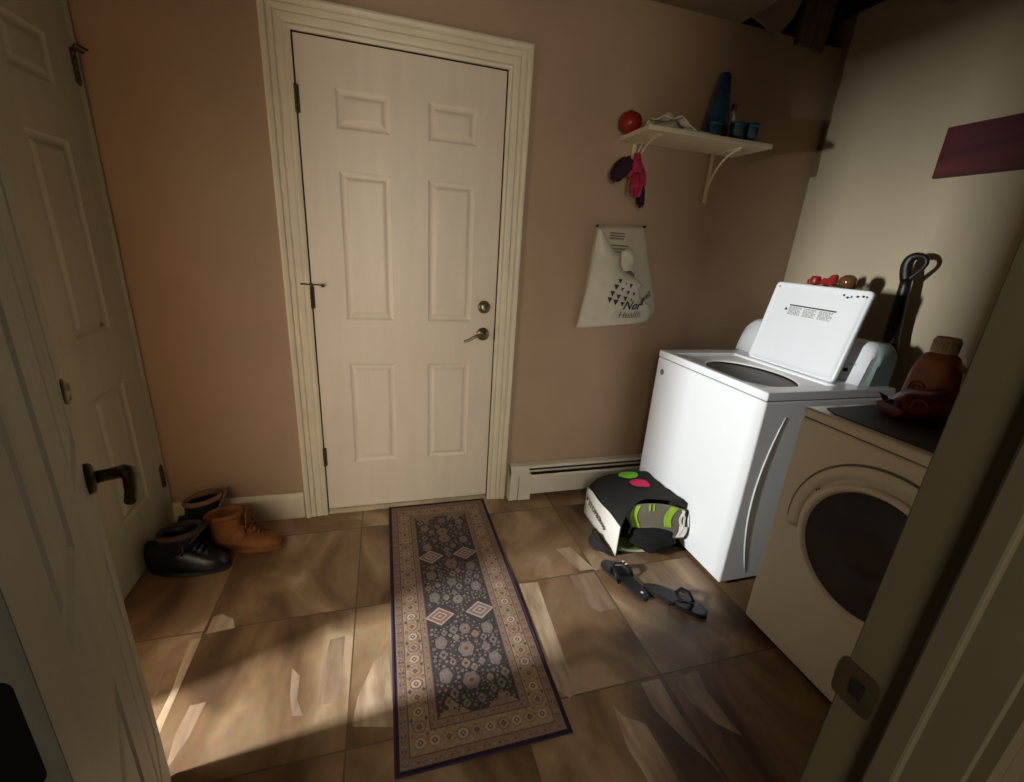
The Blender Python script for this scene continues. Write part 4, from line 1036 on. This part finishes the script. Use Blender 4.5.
# ------------------------------------------------------------------ boots by the left corner
def shoe(name, label, cat, loc, ang, L, w, toe_h, instep_h, shaft, mats, laces=True, group=None, lean=0.):
    t = thing(name, label, cat, loc, ang, group)
    b = newbm(); secs = []
    N = 16
    for i in range(N+1):
        u = i/N
        hw = w*(.62+.38*math.sin(PI*min(1, .12+u*.80)))*(1 if u < .8 else math.sqrt(max(.02, 1-((u-.8)/.2)**2)))*(1 if u > .08 else .72+.28*u/.08)
        if u < .45: top = instep_h
        else: k = (u-.45)/.55; top = lerp(instep_h, toe_h, min(1, k*1.25)**.8) if k < .8 else toe_h*math.sqrt(max(.12, 1-((k-.8)/.2)**2*.85))
        ring = []
        for j in range(17):
            a = PI*j/16; ca, sa = math.cos(a), math.sin(a)
            ring.append((L*(u-.5), hw*abs(ca)**.75*math.copysign(1, ca), .020+(top-.020)*max(0, sa)**.62))
        secs.append(ring)
    loft(b, secs); up = obj('upper', b, mats[0], t, local=True)
    b = newbm(); o = []
    for i in range(36):
        a = 2*PI*i/36; u = .5-.5*math.cos(a); hw = w*1.06*(.62+.38*math.sin(PI*min(1, .12+u*.80)))*math.sin(PI*min(1,max(.0,u)))**.28
        o.append((L*1.04*(u-.5), (1 if a < PI else -1)*hw, 0))
    prism(b, o, (0,0,.026), bev=.004)
    prism(b, [(x, y, .0) for x, y, z in o if x < -L*.12], (0,0,.034)); obj('sole', b, mats[1], t, local=True)
    if shaft:
        b = newbm(); rings = []; wall = .010
        hs = [instep_h*.55, instep_h*.9, shaft*.75, shaft*.93, shaft, shaft-.004, shaft*.6, instep_h*.8]
        sc = [1.0, 1.0, 1.02, 1.08, 1.10, .92, .84, .8]
        for h, k in zip(hs, sc):
            rings.append([(-L*.24+lean*h+L*.24*k*math.cos(2*PI*j/24), w*.92*k*math.sin(2*PI*j/24), h+(.012*math.cos(2*PI*j/24) if h > instep_h else 0)) for j in range(24)])
        loft(b, rings, cap=False)
        poly(b, rings[-1]); sf = obj('shaft', b, mats[0], t, local=True)
        b = newbm()
        tube(b, [(-L*.24+lean*shaft+L*.255*math.cos(2*PI*j/24), w*.99*math.sin(2*PI*j/24), shaft-.012+.012*math.cos(2*PI*j/24)) for j in range(24)], .012, 8, closed=True); obj('padded_collar', b, mats[3], t, local=True)
        b = newbm(); sheet(b, lambda u, v: (L*.02+lean*shaft*v+.03*v-.01*math.sin(PI*(u)), lerp(-w*.5, w*.5, u), lerp(instep_h*.9, shaft*1.12, v)), 6, 6, .006); obj('tongue', b, mats[3], t, local=True)
    else:
        b = newbm(); tube(b, [(-L*.24+L*.22*math.cos(2*PI*j/24), w*.62*math.sin(2*PI*j/24), instep_h-.004+.012*math.cos(2*PI*j/24)) for j in range(24)], .010, 8, closed=True); obj('padded_collar', b, mats[3], t, local=True)
    if laces:
        b = newbm()
        for k in range(5):
            x = -L*.02+L*.062*k; z = lerp(instep_h*1.03, toe_h*1.12, k/4.6)+.006
            tube(b, [(x, -w*.42, z-.010), (x+.006, 0, z+.004), (x+.012, w*.42, z-.010)], .0042, 8)
            tube(b, [(x, w*.42, z-.010), (x+.006, 0, z+.007), (x+.012, -w*.42, z-.010)], .0042, 8)
        for s_ in (-1, 1): tube(b, [(-L*.02,s_*.005,instep_h+.014),(-L*.01,s_*.035,instep_h+.022),(L*.05,s_*.05,instep_h-.005),(L*.02,s_*.055,instep_h-.03)], .004, 8)
        obj('laces', b, mats[2], t, local=True)
    return t
shoe('boot', 'tan lace up work boot lying beside the glossy black boot', 'boot', (-.318,-.198,0), math.radians(-13), .290, .053, .064, .104, .178, ('tanleather','tansole','tanleather','tanleather'), True, 'footwear by the left corner', -.10)
shoe('boot', 'glossy black ankle boot at the front of the pile', 'boot', (-.507,-.305,0), math.radians(-10), .300, .058, .070, .130, .195, ('blackleather','rubber','black','brownsuede'), True, 'footwear by the left corner', .30)
shoe('boot', 'dark boot with grey pink lining standing nearest the wall', 'boot', (-.480,-.078,0), math.radians(2), .275, .050, .062, .112, .205, ('blackfab','rubber','brownsuede','lightlining'), True, 'footwear by the left corner', .16)

# ------------------------------------------------------------------ light
def area(name, loc, rot, sx, sy, power, col):
    l = bpy.data.lights.new(name, 'AREA'); l.shape = 'RECTANGLE'; l.size = sx; l.size_y = sy; l.energy = power; l.color = col
    o = bpy.data.objects.new(name, l); COL.objects.link(o); o.location = loc; o.rotation_euler = rot; return o
# daylight coming in through the narrow sidelight of the neighbouring room
area('window_daylight', (-1.652,-1.30,1.36), (0,-PI/2,0), 0.32, .14, 185, (.95,.98,1.))

# soft fill light added behind the camera, no known source in the hall
area('hall_fill', (.12,-3.30,1.45), (PI/2,0,math.radians(-14)), .40, .9, 27, (1.,.94,.80))

wd = bpy.data.worlds.new('World'); S.world = wd; wd.use_nodes = True
bg = wd.node_tree.nodes['Background']; bg.inputs[0].default_value = (1.,.92,.74,1); bg.inputs[1].default_value = .04

# ------------------------------------------------------------------ camera
cam = bpy.data.cameras.new('camera'); co = bpy.data.objects.new('camera', cam); COL.objects.link(co)
cam.sensor_fit = 'HORIZONTAL'; cam.sensor_width = 36; cam.lens = 434.25/1024*36; cam.clip_start = .01
pitch, roll, yaw = -.3185, .0678, .2956
cyw, syw, cpt, spt = math.cos(yaw), math.sin(yaw), math.cos(pitch), math.sin(pitch)
fwd = Vector((syw*cpt, cyw*cpt, spt)); right = Vector((cyw,-syw,0)); up = right.cross(fwd)
R_ = right*math.cos(roll)+up*math.sin(roll); U_ = -right*math.sin(roll)+up*math.cos(roll)
mw = Matrix(((R_.x,U_.x,-fwd.x,.3009),(R_.y,U_.y,-fwd.y,-2.0912),(R_.z,U_.z,-fwd.z,1.362),(0,0,0,1)))
co.matrix_world = mw; S.camera = co
S.view_settings.view_transform = 'Standard'; S.view_settings.look = 'None'; S.view_settings.gamma = 1; S.view_settings.use_curve_mapping = False
S.view_settings.exposure = -.36
